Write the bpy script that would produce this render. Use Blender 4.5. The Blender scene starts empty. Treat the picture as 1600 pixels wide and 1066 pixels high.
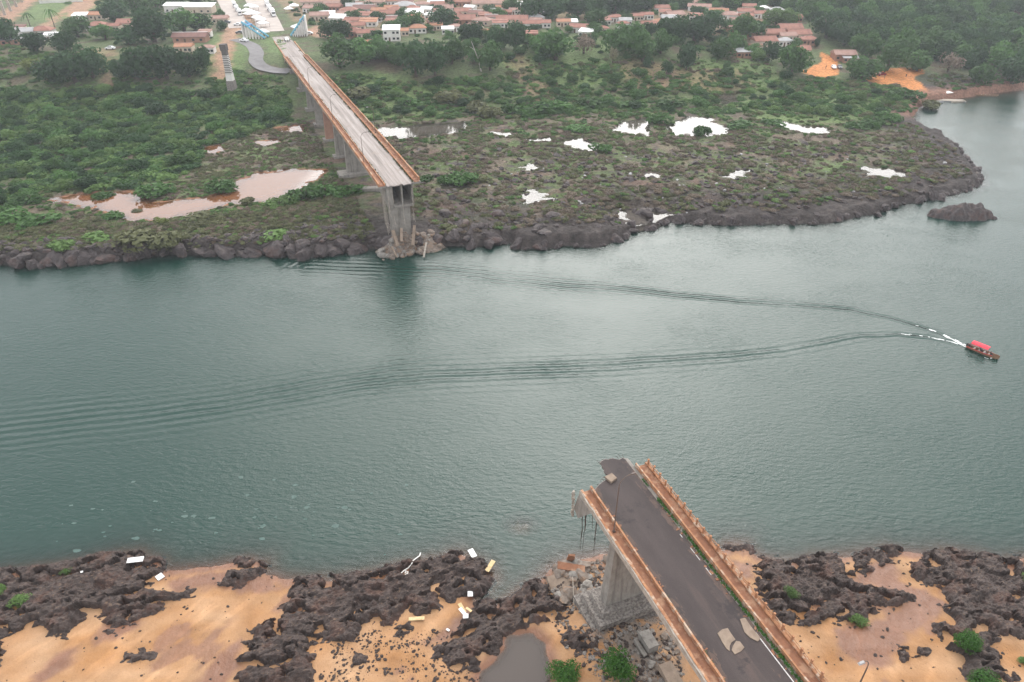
import bpy, math, random
import numpy as np
from mathutils import Vector, Matrix

SC = bpy.context.scene
COL = SC.collection
random.seed(7)
RNG = np.random.default_rng(7)
R = math.radians

# ------------------------------------------------------------------ camera
HC = 87.0                      # drone height above the river
PITCH = R(33.0)
FPX = 1090.0                   # focal length in photo pixels (1600 wide)
cam = bpy.data.cameras.new('camera')
cam.sensor_width = 36.0
cam.lens = FPX / 1600.0 * 36.0
cam.clip_start = 1.0
cam.clip_end = 6000.0
camo = bpy.data.objects.new('camera', cam)
COL.objects.link(camo)
camo.location = (0, 0, HC)
camo.rotation_euler = (R(90) - PITCH, 0, 0)
SC.camera = camo

# ------------------------------------------------------------------ light
SUN_EL, SUN_AZ = R(40), R(8)          # azimuth from +Y towards +X
world = bpy.data.worlds.new('World')
SC.world = world
world.use_nodes = True
wn = world.node_tree
wn.nodes.clear()
sky = wn.nodes.new('ShaderNodeTexSky')
sky.sky_type = 'NISHITA'
sky.sun_disc = False
sky.sun_elevation = SUN_EL
sky.sun_rotation = SUN_AZ
sky.altitude = 100
sky.air_density = 1.0
sky.dust_density = 5.0
sky.ozone_density = 1.0
hs = wn.nodes.new('ShaderNodeHueSaturation')
hs.inputs['Saturation'].default_value = 0.22
bg = wn.nodes.new('ShaderNodeBackground')
bg.inputs['Strength'].default_value = 0.15
wo = wn.nodes.new('ShaderNodeOutputWorld')
wn.links.new(sky.outputs[0], hs.inputs['Color'])
# an even overcast veil over the clear-sky gradient
veil = wn.nodes.new('ShaderNodeMix'); veil.data_type = 'RGBA'
veil.inputs[0].default_value = .55
veil.inputs[7].default_value = (7.6, 7.8, 8.0, 1)
wn.links.new(hs.outputs[0], veil.inputs[6])
wn.links.new(veil.outputs[2], bg.inputs['Color'])
wn.links.new(bg.outputs[0], wo.inputs['Surface'])

sl = bpy.data.lights.new('sun', 'SUN')
sl.energy = .7
sl.angle = R(60)
sl.color = (1.0, 0.95, 0.88)
so = bpy.data.objects.new('sun', sl)
COL.objects.link(so)
so.rotation_euler = (R(90) - SUN_EL, 0, R(180) - SUN_AZ)
so.location = (60, 300, 300)

SC.view_settings.view_transform = 'Standard'
SC.view_settings.look = 'None'
SC.view_settings.exposure = 0.95
SC.view_settings.gamma = 1.0
SC.view_settings.use_curve_mapping = False
SC.render.engine = 'CYCLES'

# ------------------------------------------------------------------ photo pixel -> ray
def P(x, y, z=0.0):
    x = np.asarray(x, float); y = np.asarray(y, float)
    u = (x - 800) / FPX; v = (533 - y) / FPX
    F = np.cos(PITCH) + v * np.sin(PITCH); U = -np.sin(PITCH) + v * np.cos(PITCH)
    t = (HC - z) / (-U)
    return np.stack([t * u, t * F], -1)

# ------------------------------------------------------------------ numpy noise
_perm = np.random.default_rng(3).permutation(512).astype(np.int64) % 256
_perm = np.concatenate([_perm, _perm])
_ang = np.random.default_rng(4).random(256) * 2 * np.pi
_gx, _gy = np.cos(_ang), np.sin(_ang)
def perlin(x, y, seed=0):
    x = np.asarray(x, float) + seed * 17.31; y = np.asarray(y, float) - seed * 9.77
    xi = np.floor(x).astype(np.int64); yi = np.floor(y).astype(np.int64)
    xf = x - xi; yf = y - yi
    u = xf * xf * xf * (xf * (xf * 6 - 15) + 10); v = yf * yf * yf * (yf * (yf * 6 - 15) + 10)
    def g(ix, iy, dx, dy):
        h = _perm[(_perm[ix & 255] + iy) & 511] & 255
        return _gx[h] * dx + _gy[h] * dy
    a = g(xi, yi, xf, yf); b = g(xi + 1, yi, xf - 1, yf)
    c = g(xi, yi + 1, xf, yf - 1); d = g(xi + 1, yi + 1, xf - 1, yf - 1)
    return (a + (b - a) * u) * (1 - v) + (c + (d - c) * u) * v
def fbm(x, y, o=4, seed=0):
    s = 0; a = 1.0; f = 1.0
    for i in range(o):
        s = s + a * perlin(x * f, y * f, seed + i * 5); a *= .5; f *= 2.03
    return s
def ridged(x, y, o=4, seed=0):
    s = 0; a = 1.0; f = 1.0
    for i in range(o):
        s = s + a * (1 - 2.2 * np.abs(perlin(x * f, y * f, seed + i * 7))); a *= .5; f *= 2.1
    return s / 1.9
def sstep(a, b, x):
    t = np.clip((x - a) / (b - a), 0, 1); return t * t * (3 - 2 * t)

def poly_sd(poly, X, Y):
    """signed distance, positive inside"""
    X = np.asarray(X, float); Y = np.asarray(Y, float)
    sh = X.shape; X = X.ravel(); Y = Y.ravel()
    p = np.asarray(poly, float)
    best = np.full(X.shape, 1e18); ins = np.zeros(X.shape, bool)
    for i in range(len(p)):
        ax, ay = p[i]; bx, by = p[(i + 1) % len(p)]
        dx, dy = bx - ax, by - ay; L = dx * dx + dy * dy + 1e-12
        t = np.clip(((X - ax) * dx + (Y - ay) * dy) / L, 0, 1)
        best = np.minimum(best, (X - ax - t * dx) ** 2 + (Y - ay - t * dy) ** 2)
        c = ((ay > Y) != (by > Y))
        with np.errstate(divide='ignore', invalid='ignore'):
            c &= X < dx * (Y - ay) / (dy if dy != 0 else 1e-12) + ax
        ins ^= c
    return (np.sqrt(best) * np.where(ins, 1, -1)).reshape(sh)

def poly_sd_near(poly, X, Y, reach):
    """signed distance only within reach of the polygon's box, -reach elsewhere"""
    p = np.asarray(poly, float); out = np.full(np.shape(X), -float(reach))
    m = (X > p[:, 0].min() - reach) & (X < p[:, 0].max() + reach) & (Y > p[:, 1].min() - reach) & (Y < p[:, 1].max() + reach)
    if m.any(): out[m] = poly_sd(p, X[m], Y[m])
    return out

# ------------------------------------------------------------------ layout traced from the photograph
FAR_SHORE = [(0,412),(60,418),(130,412),(200,405),(280,398),(340,400),(420,398),(480,402),(560,392),(600,386),(650,392),(700,385),(760,384),
 (800,380),(815,390),(855,388),(880,384),(930,386),(975,372),(990,362),(1015,360),(1050,346),(1080,350),(1150,352),(1200,350),(1290,350),(1340,338),
 (1370,335),(1400,322),(1460,310),(1510,298),(1533,288),(1522,265),(1505,250),(1494,232),(1470,215),(1442,205),(1425,190),(1432,172),(1445,160),(1490,155),(1540,148),(1600,140),(1700,128)]
fs = P([q[0] for q in FAR_SHORE], [q[1] for q in FAR_SHORE])
FAR_POLY = np.concatenate([[(-2600, 2600)], [(-2600, 150)], [(-420, 165)], fs, [(520, 500)], [(2600, 700)], [(2600, 2600)]])
NEAR_SHORE = [(-100,903),(0,897),(40,893),(80,888),(130,880),(165,870),(210,866),(245,880),(257,891),(300,889),(350,882),(385,877),(410,880),(417,896),(440,906),(480,907),
 (520,906),(560,901),(590,896),(620,888),(660,880),(690,875),(715,866),(745,880),(760,890),(768,903),(752,922),(738,936),(745,950),(770,950),(800,936),(822,920),
 (845,908),(862,890),(885,878),(935,868),(1000,864),(1080,868),(1130,862),(1140,853),(1165,852),(1185,872),(1230,880),(1300,872),(1340,868),(1395,860),(1440,866),(1480,862),(1540,870),(1575,880),(1600,874),(1700,876)]
ns = P([q[0] for q in NEAR_SHORE], [q[1] for q in NEAR_SHORE])
NEAR_POLY = np.concatenate([[(-2600, -900)], [(-2600, 85)], [(-400, 80)], ns, [(400, 80)], [(2600, 85)], [(2600, -900)]])

POOL = [(795,992),(835,990),(850,1005),(858,1030),(862,1060),(850,1090),(770,1090),(745,1070),(752,1048),(770,1035),(785,1015)]
POOL_W = P([q[0] for q in POOL], [q[1] for q in POOL], 1.0)
POOL_Z = 0.95

# ponds on the far flood plain: (name, level, muddy, polygon)
PONDS = [
 ('big brown', 1, [(80,312),(130,303),(200,300),(240,318),(330,308),(370,285),(400,272),(450,266),(508,266),(500,276),(470,292),(420,316),(360,318),(300,335),(250,345),(200,345),(150,325)]),
 ('by bridge', 0, [(590,202),(640,198),(660,195),(727,191),(730,199),(700,209),(640,216),(600,212)]),
 ('mid right', 0, [(956,205),(975,190),(1010,185),(1018,200),(1012,212),(985,210)]),
 ('east', 0, [(1040,200),(1065,190),(1070,183),(1110,184),(1115,194),(1146,200),(1135,210),(1060,213)]),
 ('small mid', 0, [(878,222),(905,215),(932,226),(925,237),(900,232)]),
 ('thin', 0, [(825,218),(858,215),(856,220),(830,221)]),
 ('strip a', 0, [(770,206),(800,208),(796,213),(775,211)]),
 ('strip b', 0, [(1195,192),(1225,190),(1250,197),(1292,200),(1296,209),(1260,207),(1225,201)]),
 ('left a', 1, [(430,200),(470,196),(476,205),(440,207)]),
 ('left b', 1, [(322,232),(345,226),(348,236),(330,240)]),
 ('left c', 1, [(400,222),(432,218),(440,224),(410,227)]),
 ('shore a', 0, [(818,312),(832,297),(850,305),(862,312),(845,316),(825,316)]),
 ('shore b', 0, [(965,335),(978,330),(1000,345),(1016,352),(1008,357),(988,350)]),
 ('shore c', 0, [(1010,338),(1030,329),(1045,333),(1040,344),(1020,346)]),
 ('shore d', 0, [(690,292),(712,286),(735,288),(732,294),(700,297)]),
 ('flat a', 0, [(812,262),(832,258),(842,262),(825,267)]),
 ('flat b', 0, [(1003,272),(1030,270),(1028,278),(1008,277)]),
 ('flat c', 0, [(1120,148),(1150,146),(1154,160),(1130,163)]),
 ('rocky a', 0, [(1350,262),(1400,266),(1422,272),(1390,278),(1358,275)]),
 ('rocky b', 0, [(1130,276),(1150,268),(1172,266),(1160,277),(1140,281)]),
]
FLOOD_Z = 3.2
PZ = [1.5 if n in ('shore b', 'shore c') else FLOOD_Z - .1 for n, _, _ in PONDS]
POND_W = [P([q[0] for q in p], [q[1] for q in p], z) for (_, _, p), z in zip(PONDS, PZ)]

def H_far(X, Y, detail=True):
    X = np.asarray(X, float); Y = np.asarray(Y, float)
    d = poly_sd(FAR_POLY, X, Y)
    if detail: d = d + 1.3 * perlin(X / 6, Y / 6, 3) + .6 * perlin(X / 2.3, Y / 2.3, 5)
    east = sstep(10, 60, X) * sstep(300, 240, Y)
    land = (2.5 - .9 * east) * sstep(-.6, 2.2, d) + (.7 + .9 * east) * sstep(2, 22, d)
    plat = 12.8 * sstep(305, 385, Y - .15 * np.clip(X + 80, 0, 220))
    land = land + np.minimum(plat, np.maximum(0, .11 * (d - 12)))
    if detail:
        rk = sstep(60, 5, d) * sstep(0, 3, d)
        land = land + (.15 + 1.0 * rk) * ridged(X / 6, Y / 6, 5, 11) * sstep(0, 3, d) + .18 * fbm(X / 11, Y / 11, 3, 20) * sstep(4, 20, d)
    bed = np.maximum(-7, .5 * d - .2)
    z = np.where(d > 0, land, bed)
    fl = (d > 1.2) & (Y < 352)
    for pw, POND_Z in zip(POND_W, PZ):
        sd = poly_sd_near(pw, X, Y, 8.0)
        m = (sd > -7.9) & fl
        if not m.any(): continue
        s = sd[m] + (3.4 * perlin(X[m] / 5.0, Y[m] / 3.0, 31) + 2.0 * perlin(X[m] / 1.8, Y[m] / 1.2, 33) + .6 if detail else 0)
        zz = POND_Z + np.clip(-s * .10, -.5, 1.2)
        w = sstep(-7, -2.0, s)
        z[m] = z[m] * (1 - w) + zz * w
    return z

def H_near(X, Y, detail=True):
    X = np.asarray(X, float); Y = np.asarray(Y, float)
    d = poly_sd(NEAR_POLY, X, Y)
    if detail: d = d + .5 * perlin(X / 3, Y / 3, 41) + .25 * perlin(X / 1.1, Y / 1.1, 42)
    land = .10 * d + .035 * np.maximum(0, d - 6)
    land = np.minimum(land, 2.6 + .02 * d)
    if detail:
        w = sstep(.5, 4, d)
        land = land + w * (.30 * fbm(X / 9, Y / 5, 3, 51) + .05 * fbm((X - .6 * Y) / 1.2, (Y + .6 * X) / 5.0, 3, 55))
    z = np.where(d > 0, land, np.maximum(-7, .30 * d - .02 * d * d))
    pd = poly_sd_near(POOL_W, X, Y, 6.0)
    s = pd + (.5 * perlin(X / 2, Y / 2, 61) if detail else 0)
    w = sstep(-4, -.6, s)
    z = z * (1 - w) + (POOL_Z + np.clip(-.22 * s, -.6, .8)) * w
    # drowned rock off the near bank
    q = P(815, 822)
    z = np.maximum(z, -.35 - .22 * ((X - q[0]) ** 2 + ((Y - q[1]) * 1.2) ** 2) + (1.1 * ridged(X / 1.6, Y / 1.6, 3, 66) if detail else 0) - .5)
    return z

def GZ(X, Y, detail=True):
    X = np.atleast_1d(np.asarray(X, float)); Y = np.atleast_1d(np.asarray(Y, float))
    z = np.empty(X.shape)
    m = Y < 110
    if m.any(): z[m] = H_near(X[m], Y[m], detail)
    if (~m).any(): z[~m] = H_far(X[~m], Y[~m], detail)
    return z

_TT = np.concatenate([np.arange(60, 140, .5), np.arange(140, 420, 1.0), np.arange(420, 1300, 2.5)])
def hit(xs, ys, detail=False, zmin=None):
    """photo pixels -> points on the ground (or on the water)"""
    xs = np.atleast_1d(np.asarray(xs, float)); ys = np.atleast_1d(np.asarray(ys, float))
    u = (xs - 800) / FPX; v = (533 - ys) / FPX
    F = np.cos(PITCH) + v * np.sin(PITCH); U = -np.sin(PITCH) + v * np.cos(PITCH)
    z = np.full(xs.shape, 2.0)
    lo = np.zeros(xs.shape)
    # fixed point first, then polish
    tmin = (HC - 24) / (-U)
    tmax = (HC + 0.0) / (-U)
    n = 48
    fr = np.linspace(0, 1, n)
    T = tmin[:, None] + (tmax - tmin)[:, None] * fr[None]
    X = T * u[:, None]; Y = T * F[:, None]; Z = HC + T * U[:, None]
    G = np.maximum(GZ(X.ravel(), Y.ravel(), detail).reshape(X.shape), 0.0)
    below = Z <= G + 1e-6
    below[:, -1] = True
    k = below.argmax(1)
    i = np.arange(len(xs)); k0 = np.maximum(k - 1, 0)
    g0 = Z[i, k0] - G[i, k0]; g1 = Z[i, k] - G[i, k]
    w = np.where(k > 0, np.clip(g0 / np.maximum(g0 - g1, 1e-6), 0, 1), 0)
    t = T[i, k0] + (T[i, k] - T[i, k0]) * w
    return np.stack([t * u, t * F, HC + t * U], -1)
def hit1(x, y, detail=False): return hit([x], [y], detail)[0]
def depth_of(p):               # metres along the optical axis
    return p[1] * math.cos(PITCH) + (HC - p[2]) * math.sin(PITCH)
def px_m(p): return depth_of(p) / FPX      # metres per photo pixel at p

# ------------------------------------------------------------------ object helpers
def tag(o, label=None, cat=None, group=None, kind=None):
    if label: o['label'] = label
    if cat: o['category'] = cat
    if group: o['group'] = group
    if kind: o['kind'] = kind
    return o
def empty(name, loc=(0, 0, 0), rz=0.0):
    o = bpy.data.objects.new(name, None); COL.objects.link(o)
    o.location = loc; o.rotation_euler = (0, 0, rz); o.empty_display_size = .5
    return o
def link(name, me, parent=None, loc=(0, 0, 0), rz=0.0):
    o = bpy.data.objects.new(name, me); COL.objects.link(o)
    o.location = loc; o.rotation_euler = (0, 0, rz); o.parent = parent
    return o
def copy_tree(o, parent=None, coll=None):
    c = o.copy(); (coll or COL).objects.link(c); c.parent = parent
    for ch in list(o.children): copy_tree(ch, c, coll)
    return c
ORD = ['first','second','third','fourth','fifth','sixth','seventh','eighth','ninth','tenth','eleventh','twelfth','thirteenth','fourteenth','fifteenth','sixteenth','seventeenth','eighteenth','nineteenth','twentieth']
def ordinal(i, n):
    if i == 0: return 'leftmost'
    if i == n - 1: return 'rightmost'
    return (ORD[i] + ' from the left') if i < 20 else 'number %d from the left' % (i + 1)

class MB:
    def __init__(s): s.v = []; s.f = []; s.mi = []
    def add(s, vs, fs, mi=0):
        o = len(s.v); s.v.extend([tuple(map(float, q)) for q in vs]); s.f.extend([tuple(i + o for i in q) for q in fs]); s.mi.extend([mi] * len(fs)); return s
    def box(s, c, sz, rz=0.0, M=None, mi=0, taper=1.0, jit=0.0):
        hx, hy, hz = sz[0] / 2, sz[1] / 2, sz[2] / 2
        vs = []
        for z in (-1, 1):
            k = taper if z > 0 else 1.0
            for x, y in ((-1, -1), (1, -1), (1, 1), (-1, 1)): vs.append(Vector((x * hx * k, y * hy * k, z * hz)))
        if jit: vs = [q + Vector((random.uniform(-jit, jit), random.uniform(-jit, jit), random.uniform(-jit, jit))) for q in vs]
        if M is None: M = Matrix.Rotation(rz, 4, 'Z')
        vs = [M @ q + Vector(c) for q in vs]
        return s.add(vs, [(3, 2, 1, 0), (4, 5, 6, 7), (0, 1, 5, 4), (1, 2, 6, 5), (2, 3, 7, 6), (3, 0, 4, 7)], mi)
    def prism(s, poly, z0, z1, mi=0):
        n = len(poly)
        vs = [(x, y, z0) for x, y in poly] + [(x, y, z1) for x, y in poly]
        fs = [tuple(range(n - 1, -1, -1)), tuple(range(n, 2 * n))] + [(i, (i + 1) % n, n + (i + 1) % n, n + i) for i in range(n)]
        return s.add(vs, fs, mi)
    def tube(s, pts, rad, n=6, cap=True, mi=0):
        pts = [Vector(p) for p in pts]; rs = rad if hasattr(rad, '__len__') else [rad] * len(pts)
        rings = []; up = Vector((0, 0, 1)); prev = None
        for i, p in enumerate(pts):
            d = (pts[min(i + 1, len(pts) - 1)] - pts[max(i - 1, 0)]).normalized()
            a = prev if prev is not None else (up if abs(d.z) < .9 else Vector((1, 0, 0)))
            x = d.cross(a).normalized() if d.cross(a).length > 1e-5 else Vector((1, 0, 0))
            y = x.cross(d).normalized(); prev = y
            rings.append([p + (x * math.cos(2 * math.pi * k / n) + y * math.sin(2 * math.pi * k / n)) * rs[i] for k in range(n)])
        vs = [q for r_ in rings for q in r_]; fs = []
        for i in range(len(pts) - 1):
            for k in range(n):
                fs.append((i * n + k, i * n + (k + 1) % n, (i + 1) * n + (k + 1) % n, (i + 1) * n + k))
        if cap: fs += [tuple(range(n - 1, -1, -1)), tuple((len(pts) - 1) * n + k for k in range(n))]
        return s.add(vs, fs, mi)
    def mesh(s, name, mats, smooth=False):
        me = bpy.data.meshes.new(name); me.from_pydata(s.v, [], s.f)
        for m in (mats if isinstance(mats, (list, tuple)) else [mats]): me.materials.append(m)
        if any(s.mi): me.polygons.foreach_set('material_index', s.mi)
        if smooth: me.polygons.foreach_set('use_smooth', [True] * len(s.f))
        me.update(); return me
    def build(s, name, mats, parent=None, loc=(0, 0, 0), rz=0.0, smooth=False):
        return link(name, s.mesh(name, mats, smooth), parent, loc, rz)

def grid_mesh(name, V, nr, nc, mat, smooth=True, keep=None, attrs=None, colors=None):
    """V (nr*nc,3) grid of vertices -> mesh, optional face mask keep (nr-1,nc-1)"""
    i = np.arange(nr * nc).reshape(nr, nc)
    q = np.stack([i[:-1, :-1], i[:-1, 1:], i[1:, 1:], i[1:, :-1]], -1).reshape(-1, 4)
    if keep is not None:
        q = q[keep.ravel()]
        used = np.unique(q); re = np.full(nr * nc, -1); re[used] = np.arange(len(used))
        q = re[q]; V = V[used]
        if attrs: attrs = {k: a[used] for k, a in attrs.items()}
        if colors is not None: colors = colors[used]
    me = bpy.data.meshes.new(name)
    me.vertices.add(len(V)); me.vertices.foreach_set('co', V.astype(np.float32).ravel())
    me.loops.add(q.size); me.loops.foreach_set('vertex_index', q.astype(np.int32).ravel())
    me.polygons.add(len(q)); me.polygons.foreach_set('loop_start', np.arange(0, q.size, 4, dtype=np.int32))
    me.polygons.foreach_set('use_smooth', np.full(len(q), smooth))
    me.update(calc_edges=True)
    for k, a in (attrs or {}).items():
        at = me.attributes.new(k, 'FLOAT', 'POINT'); at.data.foreach_set('value', a.astype(np.float32).ravel())
    if colors is not None:
        at = me.attributes.new('cover', 'FLOAT_COLOR', 'POINT')
        c4 = np.concatenate([colors, np.ones((len(colors), 1))], 1); at.data.foreach_set('color', c4.astype(np.float32).ravel())
    me.materials.append(mat)
    return me

# ------------------------------------------------------------------ materials
def newmat(name):
    m = bpy.data.materials.new(name); m.use_nodes = True
    nt = m.node_tree; b = nt.nodes['Principled BSDF']
    return m, nt, b
def N(nt, t, **kw):
    n = nt.nodes.new(t)
    for k, v in kw.items(): setattr(n, k, v)
    return n
def noise(nt, scale, detail=4, rough=.6, coord='Object', vec=None):
    tc = N(nt, 'ShaderNodeTexCoord'); n = N(nt, 'ShaderNodeTexNoise')
    n.inputs['Scale'].default_value = scale; n.inputs['Detail'].default_value = detail; n.inputs['Roughness'].default_value = rough
    if vec:
        mp = N(nt, 'ShaderNodeMapping'); mp.inputs['Scale'].default_value = vec
        nt.links.new(tc.outputs[coord], mp.inputs['Vector']); nt.links.new(mp.outputs[0], n.inputs['Vector'])
    else: nt.links.new(tc.outputs[coord], n.inputs['Vector'])
    return n.outputs['Fac']
def ramp(nt, fac, stops):
    r_ = N(nt, 'ShaderNodeValToRGB'); e = r_.color_ramp.elements
    while len(e) < len(stops): e.new(.5)
    for el, (p, c) in zip(e, stops):
        el.position = p; el.color = (*c, 1) if len(c) == 3 else c
    nt.links.new(fac, r_.inputs[0]); return r_.outputs[0]
def mix(nt, a, b, fac, mode='MIX'):
    m = N(nt, 'ShaderNodeMix', data_type='RGBA', blend_type=mode)
    for sock, val in ((m.inputs[0], fac), (m.inputs[6], a), (m.inputs[7], b)):
        if hasattr(val, 'links'): nt.links.new(val, sock)
        else: sock.default_value = val if not isinstance(val, tuple) else (*val, 1)[:4]
    return m.outputs[2]
def bump(nt, b, h, dist, strength=1.0):
    n = N(nt, 'ShaderNodeBump'); n.inputs['Distance'].default_value = dist; n.inputs['Strength'].default_value = strength
    nt.links.new(h, n.inputs['Height']); nt.links.new(n.outputs[0], b.inputs['Normal']); return n
def plain(name, c1, c2=None, scale=1.0, rough=.85, bmp=0.0, bscale=4.0, stops=(.35, .65), c3=None, s3=.2):
    m, nt, b = newmat(name)
    c2 = c2 or tuple(x * .75 for x in c1)
    col = ramp(nt, noise(nt, scale, 6, .65), [(stops[0], c1), (stops[1], c2)])
    if c3: col = mix(nt, col, c3, ramp(nt, noise(nt, s3, 5, .6), [(.5, (0, 0, 0)), (.62, (1, 1, 1))]))
    nt.links.new(col, b.inputs['Base Color']); b.inputs['Roughness'].default_value = rough
    b.inputs['Specular IOR Level'].default_value = .25
    if bmp: bump(nt, b, noise(nt, bscale, 8, .7), bmp)
    return m
def foliage(name, c1, c2, var=.35):
    m, nt, b = newmat(name)
    oi = N(nt, 'ShaderNodeObjectInfo')
    col = mix(nt, c1, c2, noise(nt, .9, 3, .6))
    hv = N(nt, 'ShaderNodeHueSaturation')
    mr = N(nt, 'ShaderNodeMapRange'); mr.inputs[3].default_value = 1 - var; mr.inputs[4].default_value = 1 + var
    nt.links.new(oi.outputs['Random'], mr.inputs[0]); nt.links.new(mr.outputs[0], hv.inputs['Value'])
    nt.links.new(col, hv.inputs['Color'])
    nt.links.new(hv.outputs[0], b.inputs['Base Color']); b.inputs['Roughness'].default_value = .7
    b.inputs['Specular IOR Level'].default_value = .2
    tr = N(nt, 'ShaderNodeBsdfTranslucent'); nt.links.new(hv.outputs[0], tr.inputs['Color'])
    mx = N(nt, 'ShaderNodeMixShader'); mx.inputs[0].default_value = .25
    nt.links.new(b.outputs[0], mx.inputs[1]); nt.links.new(tr.outputs[0], mx.inputs[2])
    nt.links.new(mx.outputs[0], nt.nodes['Material Output'].inputs['Surface'])
    return m

M = {}
M['rock'] = None
def rock_mat(name, dark, mid, light, dust):
    m, nt, b = newmat(name)
    col = ramp(nt, noise(nt, .9, 10, .75), [(.32, dark), (.5, mid), (.7, light)])
    col = mix(nt, col, tuple(q * w for q, w in zip(mid, (1.7, 1.2, 1.0))), ramp(nt, noise(nt, .35, 6, .7), [(.5, (0, 0, 0)), (.68, (.75, .75, .75))]))
    col = mix(nt, col, tuple(q * 2.2 for q in light), ramp(nt, noise(nt, 7, 4, .7), [(.66, (0, 0, 0)), (.74, (.8, .8, .8))]))
    # dust and sand lying on the flatter tops
    g = N(nt, 'ShaderNodeNewGeometry'); sx = N(nt, 'ShaderNodeSeparateXYZ'); nt.links.new(g.outputs['Normal'], sx.inputs[0])
    up = ramp(nt, sx.outputs['Z'], [(.86, (0, 0, 0)), (.99, (1, 1, 1))])
    sp = ramp(nt, noise(nt, 2.2, 6, .7), [(.52, (0, 0, 0)), (.66, (1, 1, 1))])
    f = mix(nt, up, sp, 1.0, 'MULTIPLY')
    col = mix(nt, col, dust, f)
    nt.links.new(col, b.inputs['Base Color']); b.inputs['Roughness'].default_value = .8
    b.inputs['Specular IOR Level'].default_value = .3
    bump(nt, b, noise(nt, 3.5, 10, .75), .35)
    return m
M['rock'] = rock_mat('basalt', (.027, .020, .018), (.072, .053, .047), (.145, .112, .10), (.20, .13, .085))
M['rock_far'] = rock_mat('basalt_far', (.030, .025, .025), (.066, .053, .052), (.12, .10, .097), (.15, .125, .095))
M['sand'] = None
def cover_mat(name, s1, s2, bd, bs, rough=.9):
    m, nt, b = newmat(name)
    a = N(nt, 'ShaderNodeAttribute', attribute_name='cover')
    v1 = ramp(nt, noise(nt, s1, 6, .7), [(.3, (.5, .5, .5)), (.7, (1.5, 1.46, 1.4))])
    v2 = ramp(nt, noise(nt, s2, 4, .6), [(.3, (.82, .82, .82)), (.7, (1.16, 1.16, 1.16))])
    c = mix(nt, a.outputs['Color'], v1, 1.0, 'MULTIPLY'); c = mix(nt, c, v2, 1.0, 'MULTIPLY')
    nt.links.new(c, b.inputs['Base Color']); b.inputs['Roughness'].default_value = rough
    b.inputs['Specular IOR Level'].default_value = .2
    bump(nt, b, noise(nt, bs, 8, .7), bd)
    return m
M['ground_far'] = cover_mat('flood_plain', .7, .12, .8, 1.1)
def sand_mat():
    m, nt, b = newmat('river_sand')
    a = N(nt, 'ShaderNodeAttribute', attribute_name='cover')
    wet = N(nt, 'ShaderNodeAttribute', attribute_name='wet')
    v1 = ramp(nt, noise(nt, .3, 7, .6, vec=(1, .7, 1)), [(.3, (.82, .80, .78)), (.7, (1.12, 1.11, 1.09))])
    v2 = ramp(nt, noise(nt, 6, 6, .7), [(.3, (.88, .88, .88)), (.7, (1.1, 1.1, 1.1))])
    c = mix(nt, a.outputs['Color'], v1, 1.0, 'MULTIPLY'); c = mix(nt, c, v2, 1.0, 'MULTIPLY')
    nt.links.new(c, b.inputs['Base Color'])
    rr = N(nt, 'ShaderNodeMapRange'); rr.inputs[3].default_value = .9; rr.inputs[4].default_value = .35
    nt.links.new(wet.outputs['Fac'], rr.inputs[0]); nt.links.new(rr.outputs[0], b.inputs['Roughness'])
    b.inputs['Specular IOR Level'].default_value = .3
    mp = noise(nt, .9, 7, .6, vec=(1, .55, 1))
    bump(nt, b, mp, .3)
    return m
M['sand'] = sand_mat()

def streak_concrete():
    m, nt, b = newmat('aged_concrete')
    c = ramp(nt, noise(nt, .7, 7, .65), [(.3, (.20, .18, .162)), (.7, (.31, .285, .255))])
    st = ramp(nt, noise(nt, 1.3, 6, .65, vec=(1, 1, .12)), [(.5, (0, 0, 0)), (.7, (.75, .75, .75))])
    c = mix(nt, c, (.105, .092, .08), st)
    c = mix(nt, c, (.36, .33, .30), ramp(nt, noise(nt, 3.5, 5, .7), [(.6, (0, 0, 0)), (.75, (.6, .6, .6))]))
    nt.links.new(c, b.inputs['Base Color']); b.inputs['Roughness'].default_value = .9; b.inputs['Specular IOR Level'].default_value = .2
    bump(nt, b, noise(nt, 5, 8, .7), .06)
    return m
M['concrete'] = streak_concrete()
M['pale_concrete'] = plain('pale_concrete', (.42, .37, .32), (.27, .235, .20), 1.5, .9, .08, 8)
M['rust_walk'] = plain('dusty_red_walkway', (.27, .125, .072), (.17, .08, .05), .6, .95, .04, 5, c3=(.33, .19, .12), s3=.8)
M['rust_rail'] = plain('stained_orange_concrete', (.40, .20, .105), (.27, .125, .068), 1.3, .9, .05, 7, c3=(.44, .33, .25), s3=1.1)
M['rust_far'] = plain('rusty_orange_parapet', (.42, .20, .10), (.26, .115, .06), .25, .9, .05, 5, c3=(.40, .28, .2), s3=.2)
M['dark_gap'] = plain('shadowed_soffit_concrete', (.10, .09, .085), (.07, .062, .06), .6)
M['steel'] = plain('rusty_rebar', (.10, .06, .045), (.05, .035, .03), 3, .7)
M['lamp_metal'] = plain('lamp_post_steel', (.10, .085, .08), (.16, .11, .085), 2, .55)
M['white_panel'] = plain('white_insulation_panel', (.82, .81, .79), (.70, .69, .67), 2, .6)
M['tan_panel'] = plain('tan_board', (.66, .50, .28), (.50, .36, .19), 2, .7)
M['rope'] = plain('white_rope', (.80, .78, .74), (.6, .58, .55), 5, .8)
M['paint'] = plain('white_road_paint', (.62, .60, .58), (.38, .36, .35), 3, .8)
M['patch'] = plain('beige_dried_mud_slab', (.28, .215, .165), (.20, .15, .115), 1.2, .95, .04, 5)
M['white_wall'] = plain('white_plaster', (.72, .69, .66), (.58, .55, .52), .3, .85)
M['cream_wall'] = plain('cream_plaster', (.58, .48, .38), (.44, .36, .29), .3, .85)
M['brick_wall'] = plain('raw_brick_wall', (.36, .20, .14), (.27, .15, .11), .4, .9)
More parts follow.
